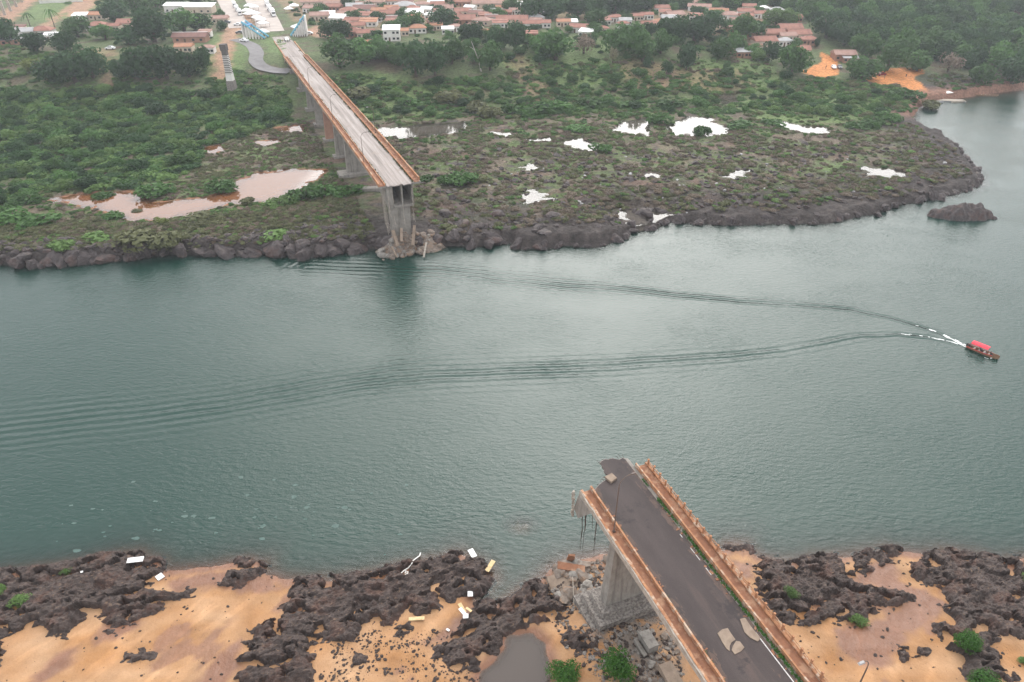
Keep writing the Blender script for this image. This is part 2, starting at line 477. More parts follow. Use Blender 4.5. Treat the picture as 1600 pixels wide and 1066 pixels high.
M['terra'] = plain('terracotta_tiles', (.34, .165, .125), (.22, .11, .085), .35, .9, .1, 2)
M['terra2'] = plain('faded_terracotta_tiles', (.38, .24, .20), (.27, .165, .135), .35, .9, .1, 2)
M['terra3'] = plain('orange_tiles', (.42, .215, .135), (.31, .155, .095), .35, .9, .1, 2)
M['brown_roof'] = plain('brown_old_tiles', (.24, .13, .11), (.17, .10, .085), .35, .9, .1, 2)
M['grey_roof'] = plain('grey_fibre_cement', (.40, .39, .39), (.30, .29, .29), .35, .8)
M['white_roof'] = plain('white_metal_roof', (.80, .79, .78), (.68, .66, .65), .3, .5)
M['glass'] = plain('dark_window_glass', (.035, .04, .045), (.02, .022, .025), 1, .15)
M['door'] = plain('brown_door', (.13, .08, .05), (.09, .055, .035), 2, .6)
M['blue'] = plain('turquoise_blue_paint', (.16, .40, .50), (.12, .32, .43), .5, .6)
M['dblue'] = plain('mid_blue_paint', (.10, .27, .50), (.08, .22, .42), .5, .6)
M['red'] = plain('red_canvas', (.72, .045, .07), (.58, .03, .05), 2, .6)
M['car_white'] = plain('white_car_paint', (.78, .78, .78), (.74, .74, .74), 1, .25)
M['car_red'] = plain('dark_red_car_paint', (.20, .02, .02), (.17, .018, .018), 1, .25)
M['car_grey'] = plain('grey_car_paint', (.16, .17, .18), (.13, .14, .15), 1, .25)
M['tyre'] = plain('black_rubber', (.02, .02, .02), (.03, .03, .03), 3, .8)
M['wood'] = plain('weathered_boat_wood', (.26, .15, .09), (.17, .10, .06), 2, .7)
M['pale_wood'] = plain('pale_dock_planks', (.42, .36, .30), (.30, .26, .22), 2, .8)
M['bark'] = plain('tree_bark', (.13, .105, .085), (.08, .065, .05), 3, .9)
M['pale_bark'] = plain('pale_dead_bark', (.42, .38, .34), (.32, .29, .26), 3, .9)
M['brick_dark'] = plain('sooty_brick', (.13, .115, .11), (.085, .075, .07), 1.5, .9)
M['stone_grey'] = plain('grey_rubble_masonry', (.27, .24, .215), (.12, .105, .095), 3.0, .95, .12, 3, stops=(.42, .6))
M['gravel'] = plain('pale_gravel', (.42, .38, .34), (.2, .175, .155), 5, .95, .1, 6, stops=(.42, .58))
M['foam'] = plain('white_river_foam', (.75, .76, .75), (.5, .53, .52), 2, .8)
M['dim_foam'] = plain('dim_foam_scum', (.085, .13, .115), (.05, .085, .075), 2, .6)

M['leaf_dark'] = foliage('dark_mango_foliage', (.022, .058, .022), (.052, .105, .036), .3)
M['leaf_mid'] = foliage('mid_green_foliage', (.042, .105, .028), (.092, .17, .05), .35)
M['leaf_light'] = foliage('light_green_foliage', (.09, .17, .046), (.15, .225, .075), .3)
M['leaf_yellow'] = foliage('yellow_green_foliage', (.13, .17, .04), (.17, .19, .06), .2)
M['leaf_fresh'] = foliage('fresh_green_foliage', (.035, .105, .018), (.07, .16, .03), .15)
M['leaf_dry'] = foliage('dry_brown_scrub', (.13, .10, .075), (.19, .15, .108), .3)
M['leaf_olive'] = foliage('olive_scrub', (.095, .108, .05), (.15, .15, .075), .3)
M['leaf_pale'] = foliage('pale_thin_foliage', (.2, .19, .11), (.26, .24, .15), .15)
M['grass_green'] = foliage('low_green_growth', (.055, .115, .03), (.09, .155, .05), .25)

def asphalt_mat():
    m, nt, b = newmat('worn_asphalt')
    c = ramp(nt, noise(nt, .35, 6, .6, vec=(1, .25, 1)), [(.3, (.036, .026, .025)), (.7, (.062, .046, .043))])
    edge = ramp(nt, noise(nt, .22, 6, .7, vec=(1.6, .2, 1)), [(.52, (0, 0, 0)), (.7, (1, 1, 1))])
    c = mix(nt, c, (.085, .058, .05), edge)
    tc = N(nt, 'ShaderNodeTexCoord'); sx = N(nt, 'ShaderNodeSeparateXYZ'); nt.links.new(tc.outputs['Object'], sx.inputs[0])
    a1 = N(nt, 'ShaderNodeMath', operation='SUBTRACT'); a1.inputs[1].default_value = 5.3; nt.links.new(sx.outputs['X'], a1.inputs[0])
    a2 = N(nt, 'ShaderNodeMath', operation='ABSOLUTE'); nt.links.new(a1.outputs[0], a2.inputs[0])
    a3 = N(nt, 'ShaderNodeMath', operation='MULTIPLY_ADD'); a3.inputs[1].default_value = .16; nt.links.new(a2.outputs[0], a3.inputs[0])
    nn = noise(nt, .6, 7, .7, vec=(1.5, .4, 1)); nt.links.new(nn, a3.inputs[2])
    c = mix(nt, c, (.12, .075, .056), ramp(nt, a3.outputs[0], [(1.0, (0, 0, 0)), (1.0, (0, 0, 0))]) if False else ramp(nt, a3.outputs[0], [(.98, (0, 0, 0)), (1.0, (.6, .6, .6))]))
    c = mix(nt, c, (.026, .02, .021), ramp(nt, noise(nt, .16, 7, .7), [(.56, (0, 0, 0)), (.62, (.8, .8, .8))]))
    tr = ramp(nt, noise(nt, 12, 4, .7), [(.35, (.85, .85, .85)), (.7, (1.12, 1.12, 1.12))])
    c = mix(nt, c, tr, 1.0, 'MULTIPLY')
    nt.links.new(c, b.inputs['Base Color'])
    b.inputs['Roughness'].default_value = .75; b.inputs['Specular IOR Level'].default_value = .35
    bump(nt, b, noise(nt, 15, 4, .7), .02)
    return m
M['asphalt'] = asphalt_mat()
def far_road_mat():
    m, nt, b = newmat('milled_pale_road')
    c = ramp(nt, noise(nt, .5, 7, .7, vec=(2.2, .06, 1)), [(.32, (.17, .145, .132)), (.52, (.31, .27, .25)), (.72, (.44, .395, .37))])
    pt = ramp(nt, noise(nt, .22, 7, .75), [(.55, (0, 0, 0)), (.63, (1, 1, 1))])
    c = mix(nt, c, (.27, .225, .20), pt)
    nt.links.new(c, b.inputs['Base Color']); b.inputs['Roughness'].default_value = .9
    b.inputs['Specular IOR Level'].default_value = .2
    return m
M['far_road'] = far_road_mat()

def water_mat(name, body, absorb, wake=True, rip=1.0, ior=1.33, rough=.06, spec=.5):
    m, nt, b = newmat(name)
    nt.nodes.remove(b)
    out = nt.nodes['Material Output']
    tc = N(nt, 'ShaderNodeTexCoord')
    def nz(scale, vec, det, rg):
        mp = N(nt, 'ShaderNodeMapping'); mp.inputs['Scale'].default_value = vec; mp.inputs['Rotation'].default_value = (0, 0, R(18))
        n = N(nt, 'ShaderNodeTexNoise'); n.inputs['Scale'].default_value = scale; n.inputs['Detail'].default_value = det; n.inputs['Roughness'].default_value = rg
        nt.links.new(tc.outputs['Object'], mp.inputs[0]); nt.links.new(mp.outputs[0], n.inputs[0]); return n.outputs['Fac']
    def math_(op, a, b_=None):
        n = N(nt, 'ShaderNodeMath', operation=op)
        for i, v in enumerate((a, b_)):
            if v is None: continue
            if hasattr(v, 'links'): nt.links.new(v, n.inputs[i])
            else: n.inputs[i].default_value = v
        return n.outputs[0]
    h1 = nz(.95, (.7, 1.5, 1), 3, .55); h2 = nz(3.2, (.8, 1.3, 1), 2, .5)
    # wind gusts: patches of rougher and calmer water
    gust = ramp(nt, nz(.035, (1, 1.4, 1), 3, .6), [(.3, (.45, .45, .45)), (.7, (1.2, 1.2, 1.2))])
    h = math_('MULTIPLY', math_('ADD', math_('MULTIPLY', h1, .14 * rip), math_('MULTIPLY', h2, .05 * rip)), gust)
    if wake:
        for k in ('1', '2'):
            wd = N(nt, 'ShaderNodeAttribute', attribute_name='wake_dist' + k); wa = N(nt, 'ShaderNodeAttribute', attribute_name='wake_amp' + k)
            h = math_('ADD', h, math_('MULTIPLY', math_('SINE', math_('MULTIPLY', wd.outputs['Fac'], 2 * math.pi / 2.05)), wa.outputs['Fac']))
    bp = N(nt, 'ShaderNodeBump'); bp.inputs['Distance'].default_value = 1.0; bp.inputs['Strength'].default_value = 1.0
    nt.links.new(h, bp.inputs['Height'])
    dep = N(nt, 'ShaderNodeAttribute', attribute_name='depth')
    alpha = math_('SUBTRACT', 1.0, math_('POWER', math.e, math_('MULTIPLY', dep.outputs['Fac'], -absorb)))
    tp = N(nt, 'ShaderNodeBsdfTransparent'); tp.inputs['Color'].default_value = (.86, .88, .84, 1)
    df = N(nt, 'ShaderNodeBsdfDiffuse'); df.inputs['Color'].default_value = (*body, 1)
    if wake:   # silt: river water changes slowly in colour
        cc = mix(nt, body, tuple(x * y for x, y in zip(body, (.78, .9, .9))), nz(.012, (1, 2, 1), 3, .5)); nt.links.new(cc, df.inputs['Color'])
    m1 = N(nt, 'ShaderNodeMixShader'); nt.links.new(alpha, m1.inputs[0]); nt.links.new(tp.outputs[0], m1.inputs[1]); nt.links.new(df.outputs[0], m1.inputs[2])
    gl = N(nt, 'ShaderNodeBsdfGlossy'); gl.inputs['Roughness'].default_value = rough
    nt.links.new(bp.outputs[0], gl.inputs['Normal'])
    fr = N(nt, 'ShaderNodeFresnel'); fr.inputs['IOR'].default_value = ior; nt.links.new(bp.outputs[0], fr.inputs['Normal'])
    m2 = N(nt, 'ShaderNodeMixShader'); nt.links.new(fr.outputs[0], m2.inputs[0]); nt.links.new(m1.outputs[0], m2.inputs[1]); nt.links.new(gl.outputs[0], m2.inputs[2])
    nt.links.new(m2.outputs[0], out.inputs['Surface'])
    return m
M['river'] = water_mat('river_water', (.009, .037, .028), .85, True, 1.2, 1.43, .07)
M['pond_brown'] = water_mat('muddy_pond_water', (.20, .085, .04), 5.0, False, .03, 1.8, .03)
M['pond_clear'] = water_mat('shallow_pond_water', (.10, .085, .07), 4.0, False, .03, 1.58, .03)
M['pool'] = water_mat('grey_pool_water', (.07, .055, .048), 9.0, False, .03, 1.33, .03)

# ================================================================== THE SETTING
def W(poly, z): return P([q[0] for q in poly], [q[1] for q in poly], z)
OUTCROPS = {
 'dark layered rock outcrop at the left edge of the near sand bank': [(-30,905),(40,893),(90,888),(150,885),(163,869),(205,866),(248,878),(250,895),(235,915),(250,925),(300,922),(305,937),(270,945),(240,960),(222,973),(196,990),(176,992),(168,975),(150,960),(120,990),(110,1008),(90,1005),(66,990),(75,975),(45,985),(20,1000),(0,1010),(-30,1010)],
 'small lone rock patch ringed by pale sand below the left outcrop': [(195,1043),(205,1028),(240,1018),(247,1030),(235,1042),(215,1048)],
 'tiny rock patch on sand beside the lone rock patch': [(166,1022),(175,1010),(190,1010),(186,1025)],
 'dark rock in the bottom left corner of the sand bank': [(-30,1000),(10,1010),(12,1040),(0,1060),(-30,1075)],
 'jagged rock spur at the water edge between the two sand bays': [(325,925),(340,905),(375,888),(400,885),(408,903),(380,912),(350,922)],
 'large dark rock outcrop in the middle of the near bank': [(455,925),(500,913),(555,908),(600,902),(640,887),(690,872),(718,867),(748,882),(768,897),(750,915),(735,928),(715,940),(692,940),(690,955),(680,962),(640,965),(610,975),(570,980),(566,1005),(545,1010),(510,1010),(490,1020),(495,1080),(365,1090),(375,1050),(388,1025),(385,1000),(400,975),(430,968),(440,945)],
 'small dark slab of rock lying beside the tan board on sand': [(610,1000),(615,985),(640,970),(648,982),(630,1000),(622,1005)],
 'lone dark rock on the stone-strewn sand below the middle outcrop': [(540,1030),(550,1018),(575,1030),(580,1045),(560,1055),(545,1045)],
 'rough rock ridge between the river inlet and the grey pool': [(700,1000),(740,970),(790,945),(815,928),(840,912),(860,920),(885,935),(888,960),(870,975),(850,978),(835,985),(800,992),(785,1015),(768,1035),(748,1050),(720,1055),(690,1040),(672,1025),(680,1008)],
 'broken dark rock between the grey pool and the leafy bush': [(870,1000),(885,985),(930,995),(935,1020),(905,1030),(890,1020)],
 'small rock at the water tip right of the broken bridge': [(1133,865),(1140,852),(1165,851),(1175,865),(1170,876),(1150,872)],
 'broad dark rock outcrop just right of the near bridge': [(1180,885),(1200,873),(1230,880),(1255,870),(1300,870),(1330,885),(1340,900),(1325,912),(1360,915),(1400,920),(1435,935),(1400,950),(1375,955),(1365,965),(1360,970),(1320,978),(1290,975),(1240,985),(1210,975),(1195,950),(1185,930),(1175,910)],
 'upright rock standing in the orange mouth of the wet channel': [(1338,878),(1348,864),(1370,880),(1374,895),(1355,902),(1343,892)],
 'low rock at the water line beside the wet channel mouth': [(1360,868),(1385,862),(1412,862),(1420,875),(1400,885),(1380,882)],
 'large dark rock outcrop at the right edge of the near bank': [(1415,895),(1420,880),(1460,862),(1500,865),(1540,876),(1560,878),(1610,878),(1640,1000),(1600,1010),(1560,1005),(1545,1020),(1560,1050),(1590,1085),(1500,1085),(1495,1040),(1465,1020),(1460,1000),(1455,985),(1480,975),(1465,955),(1480,945),(1475,930),(1450,915),(1435,905)],
 'rounded rock rising from sand right of the leaning lamp': [(1388,1030),(1400,1020),(1440,1022),(1455,1040),(1450,1055),(1430,1050),(1405,1045)],
}
def to_waterline(pw):
    sd = poly_sd(NEAR_POLY, pw[:, 0], pw[:, 1]); e = .3
    gx = (poly_sd(NEAR_POLY, pw[:, 0] + e, pw[:, 1]) - sd) / e; gy = (poly_sd(NEAR_POLY, pw[:, 0], pw[:, 1] + e) - sd) / e
    k_ = np.where(sd < 2.6, np.clip(sd, -.5, 3) + 1.1, 0)
    return pw - np.stack([gx, gy], -1) * k_[:, None]
OUT_W = {k: to_waterline(W(v, .6)) for k, v in OUTCROPS.items()}
WET = [[(1300,985),(1360,975),(1420,940),(1340,905),(1350,870),(1400,868),(1410,905),(1450,920),(1485,945),(1470,960),(1450,978),(1420,1000),(1400,1030),(1385,1050),(1345,1052),(1310,1030)],
 [(150,1000),(170,970),(220,960),(225,980),(190,1002),(150,1015)], [(60,1066),(90,1030),(130,1010),(120,1040),(60,1090)], [(300,1090),(340,1030),(375,1000),(380,1050),(340,1090)],
 [(255,900),(330,885),(415,890),(440,915),(400,925),(330,915),(270,925)], [(690,985),(720,950),(740,940),(745,960),(710,1000),(640,1010)], [(780,1080),(740,1040),(760,1085)], [(1140,868),(1175,875),(1180,900),(1165,905)]]
WET_W = [W(p, 1.0) for p in WET]

# --- near bank sheet (sand), running under the water as river bed
def lines(segs):
    out = []
    for a, b, st in segs: out.append(np.arange(a, b, st))
    return np.concatenate(out + [[segs[-1][1]]])
def geo(a, b, n): return a * (b / a) ** (np.arange(n) / n)
xs = np.concatenate([-geo(95, 2400, 24)[::-1] - 0, lines([(-94, 94, .33)]), geo(95, 2400, 24), [2400]])
xs = np.unique(np.concatenate([[-2400], xs]))
ys = np.unique(np.concatenate([-geo(20, 800, 14), [-800], lines([(-19, 36, 3.0)]), lines([(36.3, 90, .3)]), lines([(90.5, 112, 1.5)])]))
XX, YY = np.meshgrid(xs, ys)
ZZ = H_near(XX, YY)
dn = poly_sd(NEAR_POLY, XX, YY)
wet = np.zeros(XX.shape)
for wp in WET_W: wet = np.maximum(wet, sstep(-.7, .9, poly_sd_near(wp, XX, YY, 4) + 1.0 * perlin(XX / 1.7, YY / 1.7, 71)))
wet = np.maximum(wet, .8 * sstep(.22, .42, fbm((XX - .6 * YY) / 6, (YY + .6 * XX) / 13, 4, 79)))
wet = np.maximum(wet, sstep(2.2, .3, dn + .8 * perlin(XX / 2, YY / 2, 72)))
wet = np.maximum(wet, sstep(-2.0, -.2, poly_sd_near(POOL_W, XX, YY, 4)))
dry = np.array([.31, .158, .068]); pale = np.array([.40, .245, .14]); wetc = np.array([.19, .088, .05])
tt = np.clip(.5 + .9 * fbm(XX / 8, YY / 5, 3, 75), 0, 1)[..., None]
Cn = (dry * (1 - tt) + pale * tt) * (1 - wet[..., None]) + wetc * wet[..., None]
riv = sstep(.86, .97, ridged((XX - .55 * YY) / 5.5, (YY + .55 * XX) / 17, 2, 73) * .75 + .25 * ridged((XX - .5 * YY) / 2.2, (YY + .5 * XX) / 9, 2, 74)) * sstep(.3, 2, dn)
Cn = Cn * (1 - .55 * riv[..., None]) + wetc * .55 * riv[..., None]
she = sstep(.15, .4, fbm((XX - .6 * YY) / 2.5, (YY + .6 * XX) / 14, 4, 78))
Cn = Cn * (1 + .16 * she[..., None])
rub = sstep(0, 6, 9 - np.hypot(XX - 17, YY - 58.0)) # rubble-grey ground below the bridge
rub = np.maximum(rub, sstep(4, 1, np.abs((XX - 22) * .93 + (YY - 45) * .37)) * (YY < 66))
rub = rub * sstep(-.35, .1, fbm(XX / 3, YY / 3, 3, 77))
Cn = Cn * (1 - rub[..., None]) + np.array([.20, .165, .14]) * rub[..., None]
dark = sstep(-.5, -5, dn)
Cn = Cn * (1 - dark[..., None]) + np.array([.16, .12, .075]) * dark[..., None]
Vn = np.stack([XX, YY, ZZ], -1).reshape(-1, 3)
tag(link('near_bank', grid_mesh('near_bank', Vn, len(ys), len(xs), M['sand'], True, None, {'wet': wet.ravel()}, Cn.reshape(-1, 3))), 'pale orange sand bank along the near shore of the river', kind='structure')

# --- rock outcrops on the near bank: each its own relief
ROCKG = []
def surf(x, y):
    z = max(0.0, float(GZ([x], [y])[0]))
    for x0, y0, st, zz in ROCKG:
        j = int(round((x - x0) / st)); i = int(round((y - y0) / st))
        if 0 <= i < zz.shape[0] and 0 <= j < zz.shape[1]: z = max(z, float(zz[i, j]))
    return z
def outcrop(label, pw, idx):
    x0, y0 = pw.min(0) - 2.2; x1, y1 = pw.max(0) + 2.2
    st = .17
    gx = np.arange(x0, x1, st); gy = np.arange(y0, y1, st)
    X, Y = np.meshgrid(gx, gy)
    sd = poly_sd(pw, X, Y) + 1.5 * fbm(X / 2.8, Y / 2.0, 5, 80) + .4 * perlin(X / .6, Y / .6, 83)
    size = min(x1 - x0, y1 - y0)
    amp = min(1.0, .25 + size / 14)
    # tilted strata running up to the right, split by joints
    a = R(28); U_ = X * math.cos(a) + Y * math.sin(a); V_ = -X * math.sin(a) + Y * math.cos(a)
    h = .60 * ridged(U_ / 6.5, V_ / 2.4, 5, 90) + .45 * ridged(X / 2.6, Y / 2.2, 4, 95) + .55 * fbm(X / 5, Y / 4, 3, 99)
    st_ = np.floor(h * 3.6) / 3.6; fr_ = h * 3.6 - np.floor(h * 3.6)
    h = .55 * h + .45 * (st_ + sstep(.55, 1, fr_) / 3.6)
    hs_ = 1.2 * amp * (.34 + .80 * h) * sstep(-.4, 1.5, sd) + .30 * amp * ridged(U_ / 1.3, V_ / .7, 3, 108) * sstep(-.3, .6, sd) + .13 * fbm(X / .5, Y / .45, 2, 111)
    # clefts where the sand shows between the rocks
    cl = sstep(.06, .28, fbm(X / 2.7, Y / 1.7, 4, 105) + .25 * perlin(X / .9, Y / .9, 107)) * sstep(7.0, 1.5, sd)
    z = np.maximum(H_near(X, Y), -.6) - .16 + hs_ * (1 - .9 * cl) - .25 * cl
    ok = sd > -.35
    keep = ok[:-1, :-1] & ok[1:, :-1] & ok[:-1, 1:] & ok[1:, 1:]
    ROCKG.append((x0, y0, st, np.where(ok, z, -9)))
    V = np.stack([X, Y, z], -1).reshape(-1, 3)
    c = np.array([pw[:, 0].mean(), pw[:, 1].mean(), 0.0])
    me = grid_mesh('rock_outcrop', V - c, len(gy), len(gx), M['rock'], False, keep)
    tag(link('rock_outcrop', me, None, tuple(c)), label, 'rock', 'basalt outcrops on the near bank')
for i, (k, pw) in enumerate(OUT_W.items()): outcrop(k, pw, i)

# --- far bank sheet
rows = np.concatenate([lines([(110, 165, 5.0)])[:-1], lines([(165, 260, .55)])[:-1], lines([(260, 345, .8)])[:-1], geo(345, 900, 190), geo(900, 2500, 24)])
nc = 620
sgrid = np.linspace(-1.2, 1.2, nc)
YY = np.repeat(rows[:, None], nc, 1); XX = sgrid[None] * (rows * .76 + 24)[:, None]
ZZ = H_far(XX, YY)
df = poly_sd(FAR_POLY, XX, YY)

def region(poly, z, soft=2.0, nz=3.0, sc=6.0, seed=0):
    return sstep(-soft, soft, poly_sd_near(W(poly, z), XX, YY, 30) + nz * fbm(XX / sc, YY / sc, 3, seed))
def lay(C, col, m): return C * (1 - m[..., None]) + np.array(col) * m[..., None]
n1 = fbm(XX / 14, YY / 14, 4, 120); n2 = fbm(XX / 4, YY / 4, 3, 125)
C = np.zeros(XX.shape + (3,)) + np.array([.095, .125, .055])
C = lay(C, (.105, .088, .058), sstep(.0, .35, n1))                       # dry patches
plain_m = sstep(190, 130, df) * sstep(-250, 20, XX + 60) * sstep(330, 300, YY)
C = lay(C, (.14, .112, .085), plain_m * sstep(-.3, .3, n1 + n2 * .6))
C = lay(C, (.14, .095, .075), plain_m * sstep(.12, .4, fbm(XX / 20, YY / 12, 4, 134)))
C = lay(C, (.085, .12, .042), plain_m * sstep(.05, .4, fbm(XX / 15, YY / 9, 4, 133)))
rk = sstep(34, 6, df + 18 * n1) * sstep(-40, 10, XX + 60) + sstep(10, 2, df + 3 * n2)
C = lay(C, (.058, .049, .047), np.clip(rk, 0, 1))
C = lay(C, (.085, .072, .068), plain_m * sstep(.2, .42, fbm(XX / 5, YY / 5, 4, 131)))
GRASS = [[(40,40),(60,25),(130,10),(215,12),(205,30),(150,35),(120,45),(70,55)], [(340,75),(370,60),(400,75),(395,110),(350,140),(315,115)], [(410,75),(430,70),(470,105),(480,112),(420,105)], [(100,125),(180,120),(180,132),(60,150)],
 [(835,105),(900,95),(1000,110),(1010,140),(880,150),(760,130)], [(470,150),(560,140),(700,150),(720,185),(600,190),(500,180)], [(1130,160),(1330,150),(1400,180),(1300,196),(1180,190)], [(1260,262),(1330,252),(1345,268),(1300,275),(1255,272)], [(400,235),(440,230),(430,250),(390,252)], [(140,185),(330,205),(440,205),(470,160)],
 [(870,20),(900,15),(915,30),(870,32)], [(1560,45),(1640,45),(1640,62),(1560,58)], [(1060,110),(1200,95),(1230,125),(1080,140)]]
for i, g in enumerate(GRASS): C = lay(C, (.12, .175, .065), region(g, 9 if max(q[1] for q in g) < 150 else FLOOD_Z, 3, 6, 9, 140 + i) * .9)
DIRT = [[(330,110),(352,50),(372,30),(392,22),(400,45),(378,55),(368,85),(350,112)], [(490,45),(560,58),(540,68),(500,65),(470,58)], [(60,50),(120,5),(160,0),(140,25),(108,32),(105,25),(80,50)], [(0,25),(50,0),(65,0),(20,40),(0,50)],
 [(790,92),(812,82),(850,110),(880,115),(865,130),(835,125),(810,105)], [(965,92),(1010,88),(1050,95),(1160,95),(1190,108),(1080,112),(1000,112),(1010,118),(985,112)], [(140,85),(185,80),(185,92),(150,95)], [(150,95),(180,95),(175,120),(155,115)], [(1420,98),(1450,105),(1490,112),(1500,130),(1470,130),(1440,115)],
 [(430,0),(1240,0),(1230,75),(1160,85),(1000,30),(860,40),(740,45),(640,60),(560,55),(500,40),(460,40)]]
for i, g in enumerate(DIRT): C = lay(C, (.36, .215, .15), region(g, 14, 2.5, 4, 8, 160 + i) * (.9 if i < 4 else .4))
CLAY = [[(1252,113),(1285,98),(1280,88),(1310,95),(1312,112),(1290,118),(1272,118)], [(1350,130),(1375,116),(1440,112),(1442,120),(1425,124),(1450,138),(1475,155),(1460,158),(1435,142),(1400,132),(1375,136)]]
for i, g in enumerate(CLAY): C = lay(C, (.56, .235, .085), region(g, [8, 4][i], .6, 1.0, 6, 180 + i))
MUD = [[(1420,165),(1450,155),(1520,145),(1600,128),(1600,140),(1440,165),(1432,190)]]
C = lay(C, (.22, .12, .085), sstep(14, 3, df) * sstep(300, 320, YY) * sstep(150, 170, XX))
bm = np.zeros(XX.shape); cm = np.zeros(XX.shape)
for (nm, mud, _), pw in zip(PONDS, POND_W):
    s = sstep(-2.2, -.3, poly_sd_near(pw, XX, YY, 5) + 1.2 * perlin(XX / 3.5, YY / 2.0, 31))
    if mud: bm = np.maximum(bm, s)
    else: cm = np.maximum(cm, s * .6)
C = lay(C, (.27, .135, .08), bm); C = lay(C, (.10, .085, .07), cm)
C = lay(C, (.03, .04, .03), sstep(-.3, -2, df))
V = np.stack([XX, YY, ZZ], -1).reshape(-1, 3)
tag(link('far_bank', grid_mesh('far_bank', V, len(rows), nc, M['ground_far'], True, None, None, C.reshape(-1, 3))), 'green and brown flood plain and town ground on the far shore', kind='structure')

# --- river surface
ARM1 = [(1518,543),(1450,515),(1390,497),(1330,485),(1250,478),(1150,472),(1050,463),(950,452),(880,448),(800,440),(740,432),(680,427),(600,425),(480,420)]
ARM2 = [(1518,543),(1450,527),(1400,522),(1340,523),(1290,533),(1220,545),(1150,553),(1050,560),(950,566),(850,569),(750,573),(680,576),(610,580),(540,590),(450,605),(350,622),(250,635),(150,645),(0,662),(-200,688)]
def arm_field(px, X, Y):
    p = W(px, 0.0)
    L = np.concatenate([[0], np.cumsum(np.hypot(*np.diff(p, axis=0).T))])
    best = np.full(X.shape, 1e9); sgn = np.zeros(X.shape); al = np.zeros(X.shape)
    for i in range(len(p) - 1):
        a, b = p[i], p[i + 1]; d = b - a; l2 = d @ d
        t = np.clip(((X - a[0]) * d[0] + (Y - a[1]) * d[1]) / l2, 0, 1)
        ex, ey = X - a[0] - t * d[0], Y - a[1] - t * d[1]
        q = np.hypot(ex, ey); m = q < best
        best[m] = q[m]; sgn[m] = np.sign(d[0] * ey - d[1] * ex)[m]; al[m] = (L[i] + t * math.sqrt(l2))[m]
    return best * sgn, al
rw = np.concatenate([lines([(40, 100, .45)])[:-1], geo(100, 185, 170), geo(185, 520, 120), [520]])
ncw = 560
sg = np.linspace(-1.25, 1.25, ncw)
XX = sg[None] * (rw * .76 + 26)[:, None]; YY = np.repeat(rw[:, None], ncw, 1)
bed = GZ(XX.ravel(), YY.ravel()).reshape(XX.shape)
at = {'depth': np.maximum(0, -bed).ravel()}
for k, px in (('1', ARM1), ('2', ARM2)):
    wd, al = arm_field(px, XX, YY)
    wd = wd + .4 * perlin(XX / 12, YY / 9, 190) + .14 * perlin(XX / 4, YY / 3, 191)
    lmax = al.max()
    wdt = 1.4 + 5.6 * sstep(5, lmax * .7, al) if k == '2' else 1.4 + 3.0 * sstep(8, lmax * .8, al)
    side = -1 if k == '1' else 1
    at['wake_dist' + k] = wd.ravel()
    amp = np.exp(-((wd - side * .3 * wdt) / wdt) ** 2) * (.14 if k == '2' else .15) * sstep(0, 8, al) * (1 - .45 * al / lmax)
    amp *= np.clip(.8 + .6 * perlin(al / 14, wd / 6, 195), .1, 1.4)
    at['wake_amp' + k] = amp.ravel()
V = np.stack([XX, YY, np.zeros(XX.shape)], -1).reshape(-1, 3)
tag(link('river_water', grid_mesh('river_water', V, len(rw), ncw, M['river'], True, None, at)), 'green grey river water crossed by the wake of a small boat', kind='structure')

# --- ponds and the pool
def water_sheet(name, pw, z, mat, label, grow=3.0, depth=.45, zf=None):
    x0, y0 = pw.min(0) - grow; x1, y1 = pw.max(0) + grow
    st = max(.4, (x1 - x0) / 90)
    gx = np.arange(x0, x1 + st, st); gy = np.arange(y0, y1 + st, st)
    X, Y = np.meshgrid(gx, gy)
    sd = poly_sd(pw, X, Y); hz = zf(X, Y); ok = (sd > -grow) & (hz > z - .75)
    keep = ok[:-1, :-1] & ok[1:, :-1] & ok[:-1, 1:] & ok[1:, 1:]
    d = np.maximum(0, z - hz)
    V = np.stack([X, Y, np.full(X.shape, z)], -1).reshape(-1, 3)
    tag(link(name, grid_mesh(name, V, len(gy), len(gx), mat, True, keep, {'depth': d.ravel()})), label, kind='structure')
for (nm, mud, _), pw, pz_ in zip(PONDS, POND_W, PZ):
    water_sheet('pond', pw, pz_, M['pond_brown'] if mud else M['pond_clear'], ('muddy brown' if mud else 'pale sky-reflecting') + ' pond on the far flood plain', 2.6, zf=H_far)
water_sheet('pool', POOL_W, POOL_Z, M['pool'], 'still grey pool between the rock ridge and the leafy bushes', 1.2, zf=H_near)
#@@NEXT

# ================================================================== THE BROKEN BRIDGE
O2 = P(592, 292, 20.0)
AZ_N, AZ_F = R(-21.6), R(-22.4)
def ext(mb, prof, svals, zf=None, mi=0):
    """sweep a closed (t, z) profile along s; prof may be a function of s"""
    n = None; base = len(mb.v); rings = []
    for s in svals:
        p = prof(s) if callable(prof) else prof
        n = len(p); dz = zf(s) if zf else 0.0
        rings.append([(t, s, z + dz) for t, z in p])
    vs = [q for r_ in rings for q in r_]; fs = []
    for i in range(len(svals) - 1):
        for k in range(n): fs.append((i * n + k, (i + 1) * n + k, (i + 1) * n + (k + 1) % n, i * n + (k + 1) % n))
    fs += [tuple(range(n)), tuple((len(svals) - 1) * n + k for k in range(n - 1, -1, -1))]
    return mb.add(vs, fs, mi)
def rect(t0, t1, z0, z1): return [(t0, z0), (t0, z1), (t1, z1), (t1, z0)]
def to_world(az, t, s):
    return np.array([O2[0] + math.sin(az) * s + math.cos(az) * t, O2[1] + math.cos(az) * s - math.sin(az) * t])

